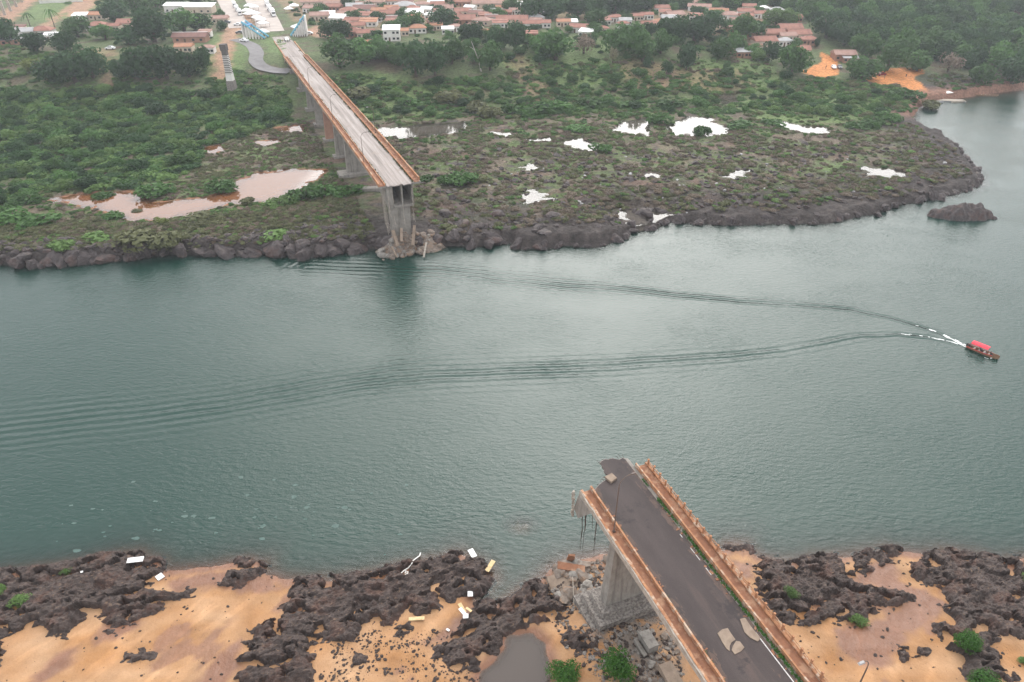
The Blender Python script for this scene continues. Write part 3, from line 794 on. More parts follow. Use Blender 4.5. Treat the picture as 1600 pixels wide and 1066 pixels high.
# ---------------------------------------------------------------- near remnant
nb = empty('broken_bridge', (O2[0], O2[1], 0), -AZ_N)
tag(nb, 'near broken bridge end with dark asphalt road hanging over the water', 'bridge')
BACK = -235.0
def jag(a, b, n, amp, rnd):
    return [(a[0] + (b[0] - a[0]) * i / n + rnd.uniform(-amp, amp), a[1] + (b[1] - a[1]) * i / n + rnd.uniform(-amp, amp)) for i in range(n)]
rj = random.Random(5)
tip = [(1.74, BACK), (1.74, -121.4)] + jag((2.0, -121.3), (4.9, -119.5), 7, .16, rj) + jag((5.0, -119.3), (4.95, -117.8), 4, .13, rj) + jag((5.0, -117.5), (5.5, -116.6), 3, .14, rj) + jag((5.6, -116.5), (9.1, -117.3), 11, .2, rj) + jag((9.2, -117.5), (9.25, -118.6), 2, .05, rj) + [(9.27, -119.0), (9.27, BACK)]
tip = tip[::-1]
m = MB(); m.prism(tip, 19.72, 19.98); m.build('road_slab', M['concrete'], nb)
ins = [(min(max(t, 1.95), 8.75), s - (.12 if s > -200 else 0)) for t, s in tip]
m = MB(); m.prism(ins, 19.95, 20.03); m.build('asphalt', M['asphalt'], nb)
SN = [BACK, -200, -180, -160, -150, -140, -132, -126, -121.2]
def dep_n(s): return 2.6 + 2.2 * max(0, 1 - abs(s + 126.5) / 32.0) ** 1.6
m = MB(); ext(m, lambda s: [(2.6, 19.70 - dep_n(s)), (2.2, 19.70), (9.0, 19.70), (8.6, 19.70 - dep_n(s))], SN); m.build('box_girder', M['concrete'], nb)
m = MB(); ext(m, [(0.02, 19.70), (0.02, 19.93), (1.70, 19.93), (1.70, 19.60), (2.18, 19.40), (2.18, 19.3)], [BACK, -121.0]); m.build('cantilever_slab', M['concrete'], nb)
m = MB(); ext(m, [(9.30, 19.60), (9.30, 19.93), (11.18, 19.93), (11.18, 19.70), (9.02, 19.3), (9.02, 19.4)], [BACK, -119.6]); m.build('cantilever_slab', M['concrete'], nb)
# left walkway
svl = list(np.arange(BACK, -121.0, 1.1)) + [-120.95]
def wob(t0, t1, z0, z1, a, sd):
    rr = random.Random(sd)
    return lambda s: [(t0, z0), (t0 + rr.uniform(-a, a), z1 + rr.uniform(-a, a)), (t1 + rr.uniform(-a, a), z1 + rr.uniform(-a, a)), (t1, z0)]
m = MB(); ext(m, wob(-.05, .42, 19.55, 20.34, .06, 1), svl); m.build('edge_beam', M['pale_concrete'], nb)
m = MB(); ext(m, wob(.12, .43, 20.34, 20.42, .05, 11), svl); m.build('edge_capping', M['rust_rail'], nb)
m = MB(); ext(m, rect(.435, 1.48, 19.94, 20.06), [BACK, -121.1]); m.build('walkway', M['rust_walk'], nb)
m = MB(); ext(m, wob(1.50, 1.72, 19.94, 20.62, .03, 2), svl); m.build('kerb_wall', M['rust_rail'], nb)
# right walkway
svr = list(np.arange(BACK, -119.6, 1.1)) + [-119.35]
m = MB(); ext(m, wob(9.29, 9.50, 19.94, 20.66, .02, 3), svr); m.build('kerb_wall', M['rust_rail'], nb)
m = MB(); ext(m, rect(9.52, 10.82, 19.94, 20.06), [BACK, -119.5]); m.build('walkway', M['rust_walk'], nb)
m = MB(); ext(m, wob(10.83, 11.2, 19.60, 20.30, .03, 4), svr); m.build('edge_beam', M['rust_rail'], nb)
post = MB(); post.box((0, 0, .43), (.17, .2, .86)); post.box((0, 0, .90), (.22, .26, .08)); pm = post.mesh('post', M['rust_rail'])
k = 0
for s in np.arange(-119.9, -176, -1.45):
    o = link('post', pm, nb, (11.02, float(s), 20.28)); o.rotation_euler = (rj.uniform(-.05, .05), rj.uniform(-.08, .08), rj.uniform(-.06, .06)); k += 1
rr = random.Random(9)
for zz in (20.62, 20.93):
    for s0 in np.arange(-119.6, -176, -8.7):
        m = MB(); m.tube([(11.02 + rr.uniform(-.05, .05), s0 - q * 1.45, zz + rr.uniform(-.04, .04)) for q in range(7)], .06, 5); m.build('rail', M['rust_rail'], nb)
# weeds and lane lines
m = MB(); ext(m, rect(8.30, 8.42, 20.02, 20.036), [-175, -146.5]); m.build('lane_line', M['paint'], nb)
rr = random.Random(12)
for a, b in ((-138.5, -137.4), (-136.2, -134.2), (-132.5, -131.9)):
    m = MB(); ext(m, rect(8.32 + rr.uniform(-.03, .03), 8.41, 20.02, 20.036), [a, b]); m.build('lane_line', M['paint'], nb)
def leafy(name, pts, size, mat, parent=None, up=.4, seed=1):
    """a tuft of small leaf faces spread round points"""
    rg = np.random.default_rng(seed); pts = np.asarray(pts); n = len(pts)
    nrm = rg.normal(size=(n, 3)); nrm[:, 2] = np.abs(nrm[:, 2]) + up; nrm /= np.linalg.norm(nrm, axis=1)[:, None]
    a = np.cross(nrm, rg.normal(size=(n, 3))); a /= np.linalg.norm(a, axis=1)[:, None]; b = np.cross(nrm, a)
    s = size * rg.uniform(.6, 1.4, (n, 1))
    V = np.stack([pts - a * s, pts - b * s * .55, pts + a * s, pts + b * s * .55], 1).reshape(-1, 3)
    me = bpy.data.meshes.new(name); me.from_pydata(V.tolist(), [], np.arange(4 * n).reshape(-1, 4).tolist()); me.materials.append(mat)
    return link(name, me, parent) if parent is not False else me
rg = np.random.default_rng(21)
n = 2600
ss = -175 + rg.random(n) * 53; tw = 8.98 + .2 * rg.normal(size=n) * .5
keep = perlin(ss / 2.3, np.zeros(n), 5) + .35 * rg.random(n) > -.02 + .35 * (ss > -126)
o = leafy('gutter_weeds', np.stack([tw, ss, 20.08 + .16 * rg.random(n)], -1)[keep], .13, M['leaf_fresh'], nb); tag(o, kind='stuff')
n = 900
ss = -175 + rg.random(n) * 53; tw = 1.92 + .09 * np.abs(rg.normal(size=n))
keep = perlin(ss / 3.0, np.zeros(n), 8) + .25 * rg.random(n) > .12
o = leafy('gutter_weeds', np.stack([tw, ss, 20.05 + .1 * rg.random(n)], -1)[keep], .09, M['leaf_olive'], nb); tag(o, kind='stuff')
m = MB()
for q in range(90):
    s = rr.uniform(-170, -122); t = rr.choice((8.55, 8.7, 1.98, 2.1)) + rr.uniform(-.15, .15)
    m.box((t, s, 20.05), (rr.uniform(.08, .3), rr.uniform(.1, .6), .06), rr.uniform(0, 3), jit=.02)
tag(m.build('edge_debris', M['rust_walk'], nb), kind='stuff')
# pier and stepped masonry footing
m = MB()
pz = 19.7 - dep_n(-126.5)
m.add([(1.7, -127.5, 1), (9.4, -127.5, 1), (9.4, -125.7, 1), (1.7, -125.7, 1), (2.3, -127.3, pz + .05), (8.9, -127.3, pz + .05), (8.9, -125.9, pz + .05), (2.3, -125.9, pz + .05)],
      [(3, 2, 1, 0), (4, 5, 6, 7), (0, 1, 5, 4), (1, 2, 6, 5), (2, 3, 7, 6), (3, 0, 4, 7)])
pier = m.build('pier', M['concrete'], nb)
for q, (gr, z0, z1) in enumerate(((3.0, -.3, 1.5), (2.0, 1.5, 2.6), (1.0, 2.6, 3.5))):
    m = MB(); m.box((5.5, -126.6, (z0 + z1) / 2), (7.9 + 2 * gr * .9, 2 + 2 * gr, z1 - z0), taper=.96, jit=.08); m.build('footing_step', M['stone_grey'], pier)
# torn end: reinforcement and hanging side plate
m = MB()
m.add([(-.15, -121.0, 19.6), (-.15, -124.4, 19.5), (-.35, -121.6, 15.9), (-.5, -120.6, 17.0), (.0, -121.0, 19.6), (.0, -124.4, 19.5), (-.2, -121.6, 15.9), (-.35, -120.6, 17.0)],
      [(0, 1, 2, 3), (7, 6, 5, 4), (0, 4, 5, 1), (1, 5, 6, 2), (2, 6, 7, 3), (3, 7, 4, 0)])
plate = m.build('hanging_slab', M['concrete'], nb)
m = MB()
for q in range(14):
    z = 19.8 - q * .28; m.box((-.62 - .02 * q + rr.uniform(-.05, .05), -120.4 - .05 * q, z), (.34, .28, .24), rr.uniform(0, 1), jit=.06)
m.build('torn_edge', M['pale_concrete'], plate)
for q in range(8):
    t = rr.uniform(-.4, 2.4) if q < 5 else rr.uniform(.2, 1.6); s = rr.uniform(-123.0, -120.6); L = rr.uniform(3, 9.5)
    pts = [(t, s, 16.5 + rr.uniform(-.6, 1.5))]
    for w in range(6): pts.append((pts[-1][0] + rr.uniform(-.12, .12), pts[-1][1] + rr.uniform(-.12, .12), pts[-1][2] - L / 6))
    m = MB(); m.tube(pts, [.09, .07, .05, .04, .04, .03, .03], 4); m.build('hanging_rebar', M['steel'], nb)
for q in range(26):
    t = rr.uniform(1.9, 9.0); s = -121 + (4.4 if t > 5 else (t - 1.9) * .5); a = rr.uniform(-.6, .6)
    m = MB(); m.tube([(t, s - .5, 19.85), (t + a * .2, s + .1, 19.83), (t + a * .6, s + rr.uniform(.25, .6), 19.8 - rr.uniform(.0, .5))], .025, 4); m.build('bent_rebar', M['steel'], nb)

def bthing(name, t, s, z, rz, label, cat, az=AZ_N):
    w = to_world(az, t, s); o = empty(name, (w[0], w[1], z), rz - az); tag(o, label, cat); return o
# loose slabs on the road
def slab(name, poly, z, h, mat, label, cat):
    c = np.mean(poly, 0); w = to_world(AZ_N, c[0], c[1])
    m = MB(); m.prism([(p[0] - c[0], p[1] - c[1]) for p in poly], 0, h)
    o = m.build(name, mat, None, (w[0], w[1], z), -AZ_N); tag(o, label, cat); return o
slab('concrete_slab', [(4.3, -119.9), (5.5, -119.6), (5.7, -120.7), (4.6, -121.1)], 20.04, .35, M['patch'], 'pale square concrete slab near the torn tip of the asphalt', 'slab')
def bts(x, y, z=20.05):
    p = P(x, y, z) - O2; return (float(p @ np.array([math.cos(AZ_N), -math.sin(AZ_N)])), float(p @ np.array([math.sin(AZ_N), math.cos(AZ_N)])))
slab('dried_mud_slab', [bts(*q) for q in [(1121,990),(1128,984),(1137,982),(1142,990),(1149,1000),(1143,1004),(1140,1010),(1140,1018),(1135,1014),(1128,1003)]][::-1], 20.035, .07, M['patch'], 'cracked beige slab lying flat on the asphalt, larger left piece', 'slab')
slab('dried_mud_slab', [bts(*q) for q in [(1150,1002),(1156,1003),(1163,1012),(1158,1018),(1148,1023),(1143,1016),(1145,1010)]][::-1], 20.035, .07, M['patch'], 'cracked beige slab lying flat on the asphalt, smaller lower piece', 'slab')
slab('dried_mud_slab', [bts(*q) for q in [(1156,968),(1164,966),(1172,978),(1188,998),(1184,1003),(1172,997),(1163,988)]][::-1], 20.035, .10, M['patch'], 'long beige slab beside the green weeds on the right road edge', 'slab')

def lamp_post(az, t, s, z, h, arm, label, lean=0.0, group='street lamps on the bridge'):
    o = bthing('street_lamp', t, s, z, 0, label, 'street lamp', az); o['group'] = group
    sg = 1 if arm > 0 else -1; a = abs(arm)
    m = MB(); m.tube([(0, 0, 0), (0, 0, h * .5), (0, 0, h * .84)], [.10, .08, .065], 7); m.build('pole', M['lamp_metal'], o)
    pts = [(sg * a * (1 - math.cos(q * math.pi / 12)) , 0, h * .84 + h * .16 * math.sin(q * math.pi / 12)) for q in range(7)]
    m = MB(); m.tube(pts, .05, 6); m.build('arm', M['lamp_metal'], o)
    m = MB(); m.box((sg * (a + .25), 0, h + .0), (.7, .28, .16), taper=.7); m.build('lamp_head', M['lamp_metal'] if arm > 0 else M['grey_roof'], o)
    m = MB(); m.box((0, 0, .06), (.35, .35, .12)); m.build('base_plate', M['steel'], o)
    return o
lamp_post(AZ_N, .95, -128.6, 20.06, 9.2, 1.5, 'thin dark street lamp on the left walkway of the near bridge end')
lamp_post(AZ_N, 10.7, -157.0, 20.06, 9.2, -.9, 'street lamp reaching over the sand at the bottom right of the near bridge')

# ---------------------------------------------------------------- far remnant
fb = empty('broken_bridge', (O2[0], O2[1], 0), -AZ_F)
tag(fb, 'far broken bridge with pale road and rusty parapets running into the town', 'bridge')
def zf(s): return -3.9 * (max(0, s) / 205.0) ** 1.5
SEND = 206.0
SF = [0, 6, 15, 30, 50, 70, 90, 110, 130, 150, 170, 190, SEND]
m = MB(); m_poly = [(1.9, .2), (2.6, -.2), (3.6, .4), (4.6, -.1), (5.6, .3), (6.3, -.3), (7.2, .9), (8.2, .7), (9.3, 1.2)]
ext(m, rect(1.8, 9.5, 19.68, 20.0), SF, zf); m.build('road_slab', M['far_road'], fb)
m = MB(); m.prism([(1.9, .02), (2.2, -.5), (3.2, -.3), (4.0, -.75), (5.4, -.6), (5.6, -.2), (6.3, -.15), (6.5, -.9), (8.6, -.6), (9.2, .02)][::-1], 19.7, 19.97); m.build('torn_lip', M['far_road'], fb)
def dep_f(s): return 2.7 + 3.2 * max(0, 1 - s / 26.0) ** 1.5
def box_prof(s): D = dep_f(s); return [(2.3, 19.66 - D), (2.1, 19.66), (9.3, 19.66), (9.1, 19.66 - D)]
m = MB(); ext(m, box_prof, [11.0] + SF[2:], zf)
m.build('box_girder', M['concrete'], fb)
# open cells of the torn box: webs, bottom slab and dark inside
D0 = dep_f(0)
for t0, t1 in ((2.0, 3.6), (5.95, 6.3), (8.9, 9.25)):
    m = MB(); m.add([(t0, .3, 19.66), (t1, .0, 19.66), (t1, 11.1, 19.66), (t0, 11.1, 19.66), (t0, .4, 19.66 - D0), (t1, .2, 19.66 - D0), (t1, 11.1, 19.66 - dep_f(11)), (t0, 11.1, 19.66 - dep_f(11))],
      [(0, 1, 2, 3), (7, 6, 5, 4), (4, 5, 1, 0), (5, 6, 2, 1), (6, 7, 3, 2), (7, 4, 0, 3)]); m.build('web', M['concrete'], fb)
m = MB(); m.add([(2.1, .3, 19.65 - D0), (9.15, .3, 19.65 - D0), (9.15, 11.1, 19.65 - dep_f(11)), (2.1, 11.1, 19.65 - dep_f(11)), (2.1, .3, 19.1 - D0), (9.15, .3, 19.1 - D0), (9.15, 11.1, 19.1 - dep_f(11)), (2.1, 11.1, 19.1 - dep_f(11))], [(0, 1, 2, 3), (7, 6, 5, 4), (4, 5, 1, 0), (5, 6, 2, 1), (6, 7, 3, 2), (7, 4, 0, 3)]); m.build('bottom_slab', M['concrete'], fb)
# walkways and parapets
m = MB(); ext(m, [(-.05, 19.45), (-.05, 19.9), (1.8, 19.9), (1.8, 19.6), (2.1, 19.3)], SF, zf); m.build('cantilever_slab', M['concrete'], fb)
m = MB(); ext(m, [(9.2, 19.3), (9.5, 19.6), (9.5, 19.9), (11.55, 19.9), (11.55, 19.45)], SF, zf); m.build('cantilever_slab', M['concrete'], fb)
for tt_ in ((-.1, .25, 20.75), (1.55, 1.78, 20.45), (9.52, 9.75, 20.55), (11.25, 11.6, 20.8)):
    sv = list(np.arange(.0 if tt_[0] < 5 else 1.0, SEND, 3.0)) + [SEND]
    rr2 = random.Random(int(tt_[0] * 10) + 50)
    m = MB(); ext(m, lambda s: [(tt_[0], 19.88), (tt_[0] + rr2.uniform(-.04, .04), tt_[2] + rr2.uniform(-.07, .07)), (tt_[1], tt_[2] + rr2.uniform(-.07, .07)), (tt_[1], 19.88)], sv, zf); m.build('parapet' if abs(tt_[0] - 5) > 5 else 'kerb_wall', M['rust_far'], fb)
m = MB(); ext(m, rect(.26, 1.54, 19.9, 20.03), SF, zf); m.build('walkway', M['rust_walk'], fb)
m = MB(); ext(m, rect(9.76, 11.24, 19.9, 20.03), SF, zf); m.build('walkway', M['rust_walk'], fb)
n = 2200; ss = rg.random(n) * 200
keep = perlin(ss / 9, np.zeros(n), 15) > -.1
ss = ss[keep]; tw = np.where(rg.random(len(ss)) < .65, 9.35, 1.9) + .12 * rg.normal(size=len(ss))
tag(leafy('gutter_weeds', np.stack([tw, ss, 20.1 + np.array([zf(q) for q in ss]) + .2 * rg.random(len(ss))], -1), .3, M['leaf_olive'], fb), kind='stuff')
# end pier below the torn box, then the row of wall piers
m = MB(); m.add([(2.9, 1.4, 3.0), (7.9, 1.4, 3.0), (7.9, 3.6, 3.0), (2.9, 3.6, 3.0), (2.6, 1.0, 19.2 - D0), (8.3, 1.0, 19.2 - D0), (8.3, 4.0, 19.2 - D0), (2.6, 4.0, 19.2 - D0)],
      [(3, 2, 1, 0), (4, 5, 6, 7), (0, 1, 5, 4), (1, 2, 6, 5), (2, 3, 7, 6), (3, 0, 4, 7)])
m.box((5.0, 1.0, 9.2), (.25, .3, 8.4)); ep = m.build('end_pier', M['concrete'], fb)
m = MB()
for q in range(26):
    t = rr.choice((2.35, 3.55, 6.1, 8.95)) + rr.uniform(-.1, .1); z = rr.uniform(9, 19)
    m.tube([(t, .6, z), (t + rr.uniform(-.2, .2), .1, z - .8), (t + rr.uniform(-.3, .3), -.1, z - rr.uniform(1.5, 3.5))], .05, 4)
for q in range(7):
    t = 1.6 + .25 * q % 1.0; m.tube([(t - .4, 1.5 + q * .3, 19.3), (t - .6, 1.2 + q * .3, 14), (t - .5, .8 + q * .3, 8.5), (t - .2, .6, 5.5 + q * .5)], .045, 4)
tag(m.build('torn_strands', M['pale_concrete'], fb), kind='stuff')
for q, s in enumerate((60, 80.5, 102.5, 125.5, 148, 170, 190)):
    top = 19.7 - dep_f(s) + zf(s)
    w = to_world(AZ_F, 5.6, s); g = float(GZ([w[0]], [w[1]], False)[0]) - 1.0
    m = MB(); m.add([(1.2, s - .9, g), (8.6, s - .9, g), (8.6, s + .9, g), (1.2, s + .9, g), (1.7, s - .7, top + .1), (9.0, s - .7, top + .1), (9.0, s + .7, top + .1), (1.7, s + .7, top + .1)],
      [(3, 2, 1, 0), (4, 5, 6, 7), (0, 1, 5, 4), (1, 2, 6, 5), (2, 3, 7, 6), (3, 0, 4, 7)]); p_ = m.build('pier', M['concrete'] if q != 2 else M['brick_wall'], fb)
    m = MB(); m.box((5, s, g + 1.1), (9.6, 3.6, 1.6)); m.build('footing', M['concrete'], p_)
    if q == 0:
        m = MB(); m.box((4.6, s - .3, g + 1.2), (13.5, 6.2, 2.0), taper=.94); m.build('wide_footing', M['concrete'], p_)
for s, t, arm, lb in ((22, .7, 1.5, 'street lamp nearest the torn end, left side of the far bridge'), (72, .7, 1.5, 'second street lamp from the torn end, left side of the far bridge'), (124, .7, 1.5, 'third street lamp from the torn end, left side of the far bridge'), (50, 10.6, -1.5, 'street lamp on the right side of the far bridge')):
    lamp_post(AZ_F, t, s, 20.03 + zf(s), 8.5, arm, lb)

# ---------------------------------------------------------------- rubble
def chunk_mesh(seed, n=1, np_=9, lo=.62, hi=.95, rough=.05):
    import bmesh
    bm = bmesh.new(); bmesh.ops.create_icosphere(bm, subdivisions=n + 1, radius=1.0)
    rg_ = random.Random(seed)
    ax = [Vector((rg_.gauss(0, 1), rg_.gauss(0, 1), rg_.gauss(0, 1))).normalized() for _ in range(np_)]
    ln = [rg_.uniform(lo, hi) for _ in range(np_)]
    for v in bm.verts:
        d = v.co.normalized(); k_ = 1.0
        for a, l in zip(ax, ln):
            q = d.dot(a)
            if q > .05: k_ = min(k_, l / q)
        v.co = d * k_ * (1 + rg_.uniform(-rough, rough))
    me = bpy.data.meshes.new('rock_chunk'); bm.to_mesh(me); bm.free(); return me
CH = [chunk_mesh(i, 1, 12, .40, .95, .10) for i in range(8)]
def with_mat(me, mat):
    c = me.copy(); c.materials.clear(); c.materials.append(mat); return c
M['rubble_concrete'] = plain('dusty_rubble_concrete', (.25, .205, .17), (.12, .095, .08), 1.6, .95, .1, 5, c3=(.24, .16, .11), s3=.7)
CH_CON = [with_mat(c, M['rubble_concrete'] if i % 3 else M['concrete']) for i, c in enumerate(CH)]
CH_RK = [with_mat(c, M['rock']) for c in CH]
CH_RF = [with_mat(c, M['rock_far']) for c in CH]
def put_chunk(name, me, loc, sc, label, cat, group, rnd=random):
    o = link(name, me, None, loc); o.scale = sc; o.rotation_euler = (rnd.uniform(-.4, .4), rnd.uniform(-.4, .4), rnd.uniform(0, 6.3)); tag(o, label, cat, group); return o
rr = random.Random(31)
for q in range(46):
    x = rr.uniform(868, 965); y = 905 + (x - 920) * -.12 + rr.uniform(-26, 30)
    p = hit1(x, y); s = rr.choice((.35, .45, .6, .8, 1.15))
    put_chunk('concrete_chunk', rr.choice(CH_CON), (p[0], p[1], max(p[2], 0) + s * .35), (s * 1.3, s, s * .7), 'grey concrete chunk in the rubble heap left of the near pier', 'rubble', 'rubble beside the near pier', rr)
for q in range(34):
    x = rr.uniform(975, 1065); y = rr.uniform(985, 1066); p = hit1(x, y); s = rr.choice((.3, .4, .55))
    put_chunk('concrete_chunk', rr.choice(CH_CON), (p[0], p[1], p[2] + s * .3), (s * 1.2, s, s * .7), 'small concrete chunk in the debris below the near bridge', 'rubble', 'rubble below the near bridge', rr)
def block(name, x, y, size, rz, mat, label, cat, tilt=(0, 0), group=None, lift=.5, jit=.05):
    p = hit1(x, y); m = MB(); m.box((0, 0, 0), size, jit=jit)
    o = m.build(name, mat, None, (p[0], p[1], max(p[2], 0) + size[2] * lift)); o.rotation_euler = (tilt[0], tilt[1], rz); tag(o, label, cat, group); return o
block('broken_slab', 880, 909, (4.4, 2.8, .35), R(20), M['patch'], 'tilted sandy broken deck slab at the water beside the rubble', 'slab', (.12, -.1), jit=.2)
block('broken_slab', 892, 893, (4.2, 1.0, .6), R(-8), M['rust_walk'], 'reddish broken beam lying on the sandy slab', 'slab', (.15, .05), jit=.12, lift=1.4)
block('broken_slab', 890, 882, (1.2, .4, 2.2), R(10), M['rust_walk'], 'upright pointed reddish fragment standing in the rubble', 'slab', (.1, .25), jit=.15)
block('concrete_block', 1012, 1008, (1.5, 2.6, 1.3), R(22), M['concrete'], 'box-shaped concrete block below the near bridge', 'block', lift=.6)
block('concrete_block', 1000, 1015, (.5, 2.6, .6), R(22), M['concrete'], 'long narrow concrete beam beside the box-shaped block', 'block')
block('concrete_block', 1048, 1060, (1.9, 3.4, .7), R(22), M['patch'], 'flat concrete slab at the bottom edge left of the bridge', 'block', (.1, .1))
for x0, y0, x1, y1, lb in ((894, 912, 897, 950, 'thin pale pole leaning in the rubble left of the near pier'),):
    a, b = hit1(x0, y0), hit1(x1, y1); m = MB(); m.tube([(a[0] - b[0], a[1] - b[1], a[2] + 1.6 - b[2]), (0, 0, .05)], .06, 5)
    tag(m.build('pole', M['pale_wood'], None, tuple(b)), lb, 'pole')
# far rubble under the end pier
for q in range(90):
    t = rr.uniform(-2, 15); s = rr.uniform(-3.5, 2.0); w = to_world(AZ_F, t, s); g = max(0, float(GZ([w[0]], [w[1]])[0]), 6.2 - 1.25 * math.hypot((t - 5.5) / 1.25, s - 2.6), 3.8 - 1.1 * math.hypot((t - 12.5) / 1.4, (s - .5) * .9)); sc = rr.choice((.45, .6, .85, 1.2))
    put_chunk('concrete_chunk', rr.choice(CH_CON), (w[0], w[1], g + sc * .45), (sc * 1.3, sc, sc * .8), 'dusty concrete chunk in the rubble under the far torn pier', 'rubble', 'rubble under the far pier', rr)
for q, (t, s, z, L, rx, rz, lb) in enumerate(((2.8, -1.0, 5.0, 4.6, .9, .15, 'broken concrete beam leaning left of centre under the far torn pier'), (4.6, -1.2, 5.6, 4.0, .7, -.3, 'short broken beam standing in the middle of the far rubble'), (8.0, -1.4, 5.0, 6.2, .75, -.45, 'long broken beam slanting towards the water right of the far pier'), (10.2, -4.6, 1.6, 5.0, .5, -.5, 'thin pale beam reaching into the water right of the far pier'), (1.6, -3.8, 2.2, 3.4, .8, .3, 'stub of broken beam at the water left of the far pier'))):
    w = to_world(AZ_F, t, s); m = MB(); m.box((0, 0, 0), (.8 if q < 3 else .35, L, .9 if q < 3 else .35), jit=.12)
    o = m.build('broken_beam', M['pale_concrete'] if q in (3,) else M['patch'], None, (w[0], w[1], z)); o.rotation_euler = (rx, 0, rz - AZ_F); tag(o, lb, 'beam')
mg = 40
gt, gs = np.meshgrid(np.linspace(-7, 19, mg), np.linspace(-9, 8, mg))
mx_ = O2[0] + math.sin(AZ_F) * gs + math.cos(AZ_F) * gt; my_ = O2[1] + math.cos(AZ_F) * gs - math.sin(AZ_F) * gt
mh = 4.4 * np.exp(-((gt - 5.5) / 5.0) ** 2 - ((gs - 2.2) / 4.2) ** 2) + 1.6 * np.exp(-((gt - 12) / 4.0) ** 2 - ((gs - .5) / 3.5) ** 2)
e1 = np.hypot((gt - 5.5) / 1.25, gs - 2.6); e2 = np.hypot((gt - 12.5) / 1.4, (gs - .5) * .9)
mz_ = np.maximum(6.0 - 1.25 * e1, 3.6 - 1.1 * e2) + .9 * ridged(mx_ / 2.6, my_ / 2.2, 4, 7) + .35 * fbm(mx_ / .8, my_ / .8, 2, 9)
mz_ = np.maximum(mz_, -1.5)
c0 = np.array([mx_.mean(), my_.mean(), 0])
tag(link('rubble_mound', grid_mesh('rubble_mound', np.stack([mx_, my_, mz_], -1).reshape(-1, 3) - c0, mg, mg, M['rubble_concrete'], True), None, tuple(c0)), 'dusty mound of crushed concrete at the foot of the far torn pier', 'rubble')
block('broken_slab', 582, 300, (9, 2.2, 1.6), R(4), M['concrete'], 'long fallen concrete slab lying left of the far torn pier', 'slab')
#@@NEXT

# ================================================================== ROCKS ALONG THE FAR SHORE
fsw = np.concatenate([[P(-120, 416)], fs[:38]])
L = np.concatenate([[0], np.cumsum(np.hypot(*np.diff(fsw, axis=0).T))])
rr = random.Random(77)
BL = [with_mat(chunk_mesh(40 + i, 2, 13, .42, .98, .09), M['rock_far']) for i in range(9)]
s_ = 0.0
while s_ < L[-1]:
    x = np.interp(s_, L, fsw[:, 0]); y = np.interp(s_, L, fsw[:, 1])
    px = 800 + x / (y * math.cos(PITCH) + HC * math.sin(PITCH)) * FPX
    big = px < 660
    r_ = rr.choice((1.0, 1.5, 2.0, 2.7, 3.2)) if big else rr.choice((.6, .8, 1.1, 1.5, 2.2))
    off = rr.uniform(-.3, 2.2) if big else rr.uniform(-.6, 3.5)
    where = 'along the far water line left of the broken pier' if px < 600 else 'on the rough far shore right of the broken pier' if px < 1060 else 'along the far point of rock opposite the boat'
    put_chunk('boulder', rr.choice(BL), (x + rr.uniform(-.8, .8), y + off, rr.uniform(.0, .45) * r_ * (1.2 if big else .5)), (r_ * rr.uniform(.9, 1.7), r_, r_ * rr.uniform(.7, 1.2)), 'dark rounded boulder ' + where, 'boulder', 'boulders ' + where, rr)
    s_ += r_ * rr.uniform(.6, 1.3)
# inland boulders on the shore right of the pier
for q in range(34):
    x = rr.uniform(660, 1060); y = np.interp(x, [660, 800, 930, 1060], [360, 355, 352, 335]) + rr.uniform(-22, 22)
    p = hit1(x, y); r_ = rr.choice((1.0, 1.4, 2.0, 2.6))
    put_chunk('boulder', rr.choice(BL), (p[0], p[1], p[2] + .1 * r_), (r_ * 1.5, r_, r_ * .7), 'low dark boulder on the rough ground behind the far shore right of the pier', 'boulder', 'boulders behind the far shore', rr)
# the islet
def islet():
    c = P(1503, 338); st = .3
    gx = np.arange(-12, 12, st); gy = np.arange(-7, 7, st); X, Y = np.meshgrid(gx, gy)
    e = 1 - (X / 9.4) ** 2 - ((Y) / 4.2) ** 2 + .5 * fbm(X / 3, Y / 3, 3, 210)
    h = 2.2 * np.maximum(e, -1) ** 1 * .7 + 1.1 * ridged(X / 4.5, Y / 4, 4, 213) * sstep(-.1, .5, e) + 0.55 * np.exp(-((X - 3.6) / 1.6) ** 2 - ((Y - .5) / 1.4) ** 2) + .5 * np.exp(-((X) / 1.3) ** 2 - ((Y - .6) / 1.2) ** 2)
    h = 1.75 * h - .5
    X = X * 1.12
    ok = e > -.6; keep = ok[:-1, :-1] & ok[1:, :-1] & ok[:-1, 1:] & ok[1:, 1:]
    V = np.stack([X, Y, h], -1).reshape(-1, 3)
    tag(link('rock_islet', grid_mesh('rock_islet', V, len(gy), len(gx), M['rock_far'], True, keep), None, (c[0], c[1], 0)), 'lone dark rock islet in the river off the far point', 'rock')
islet()

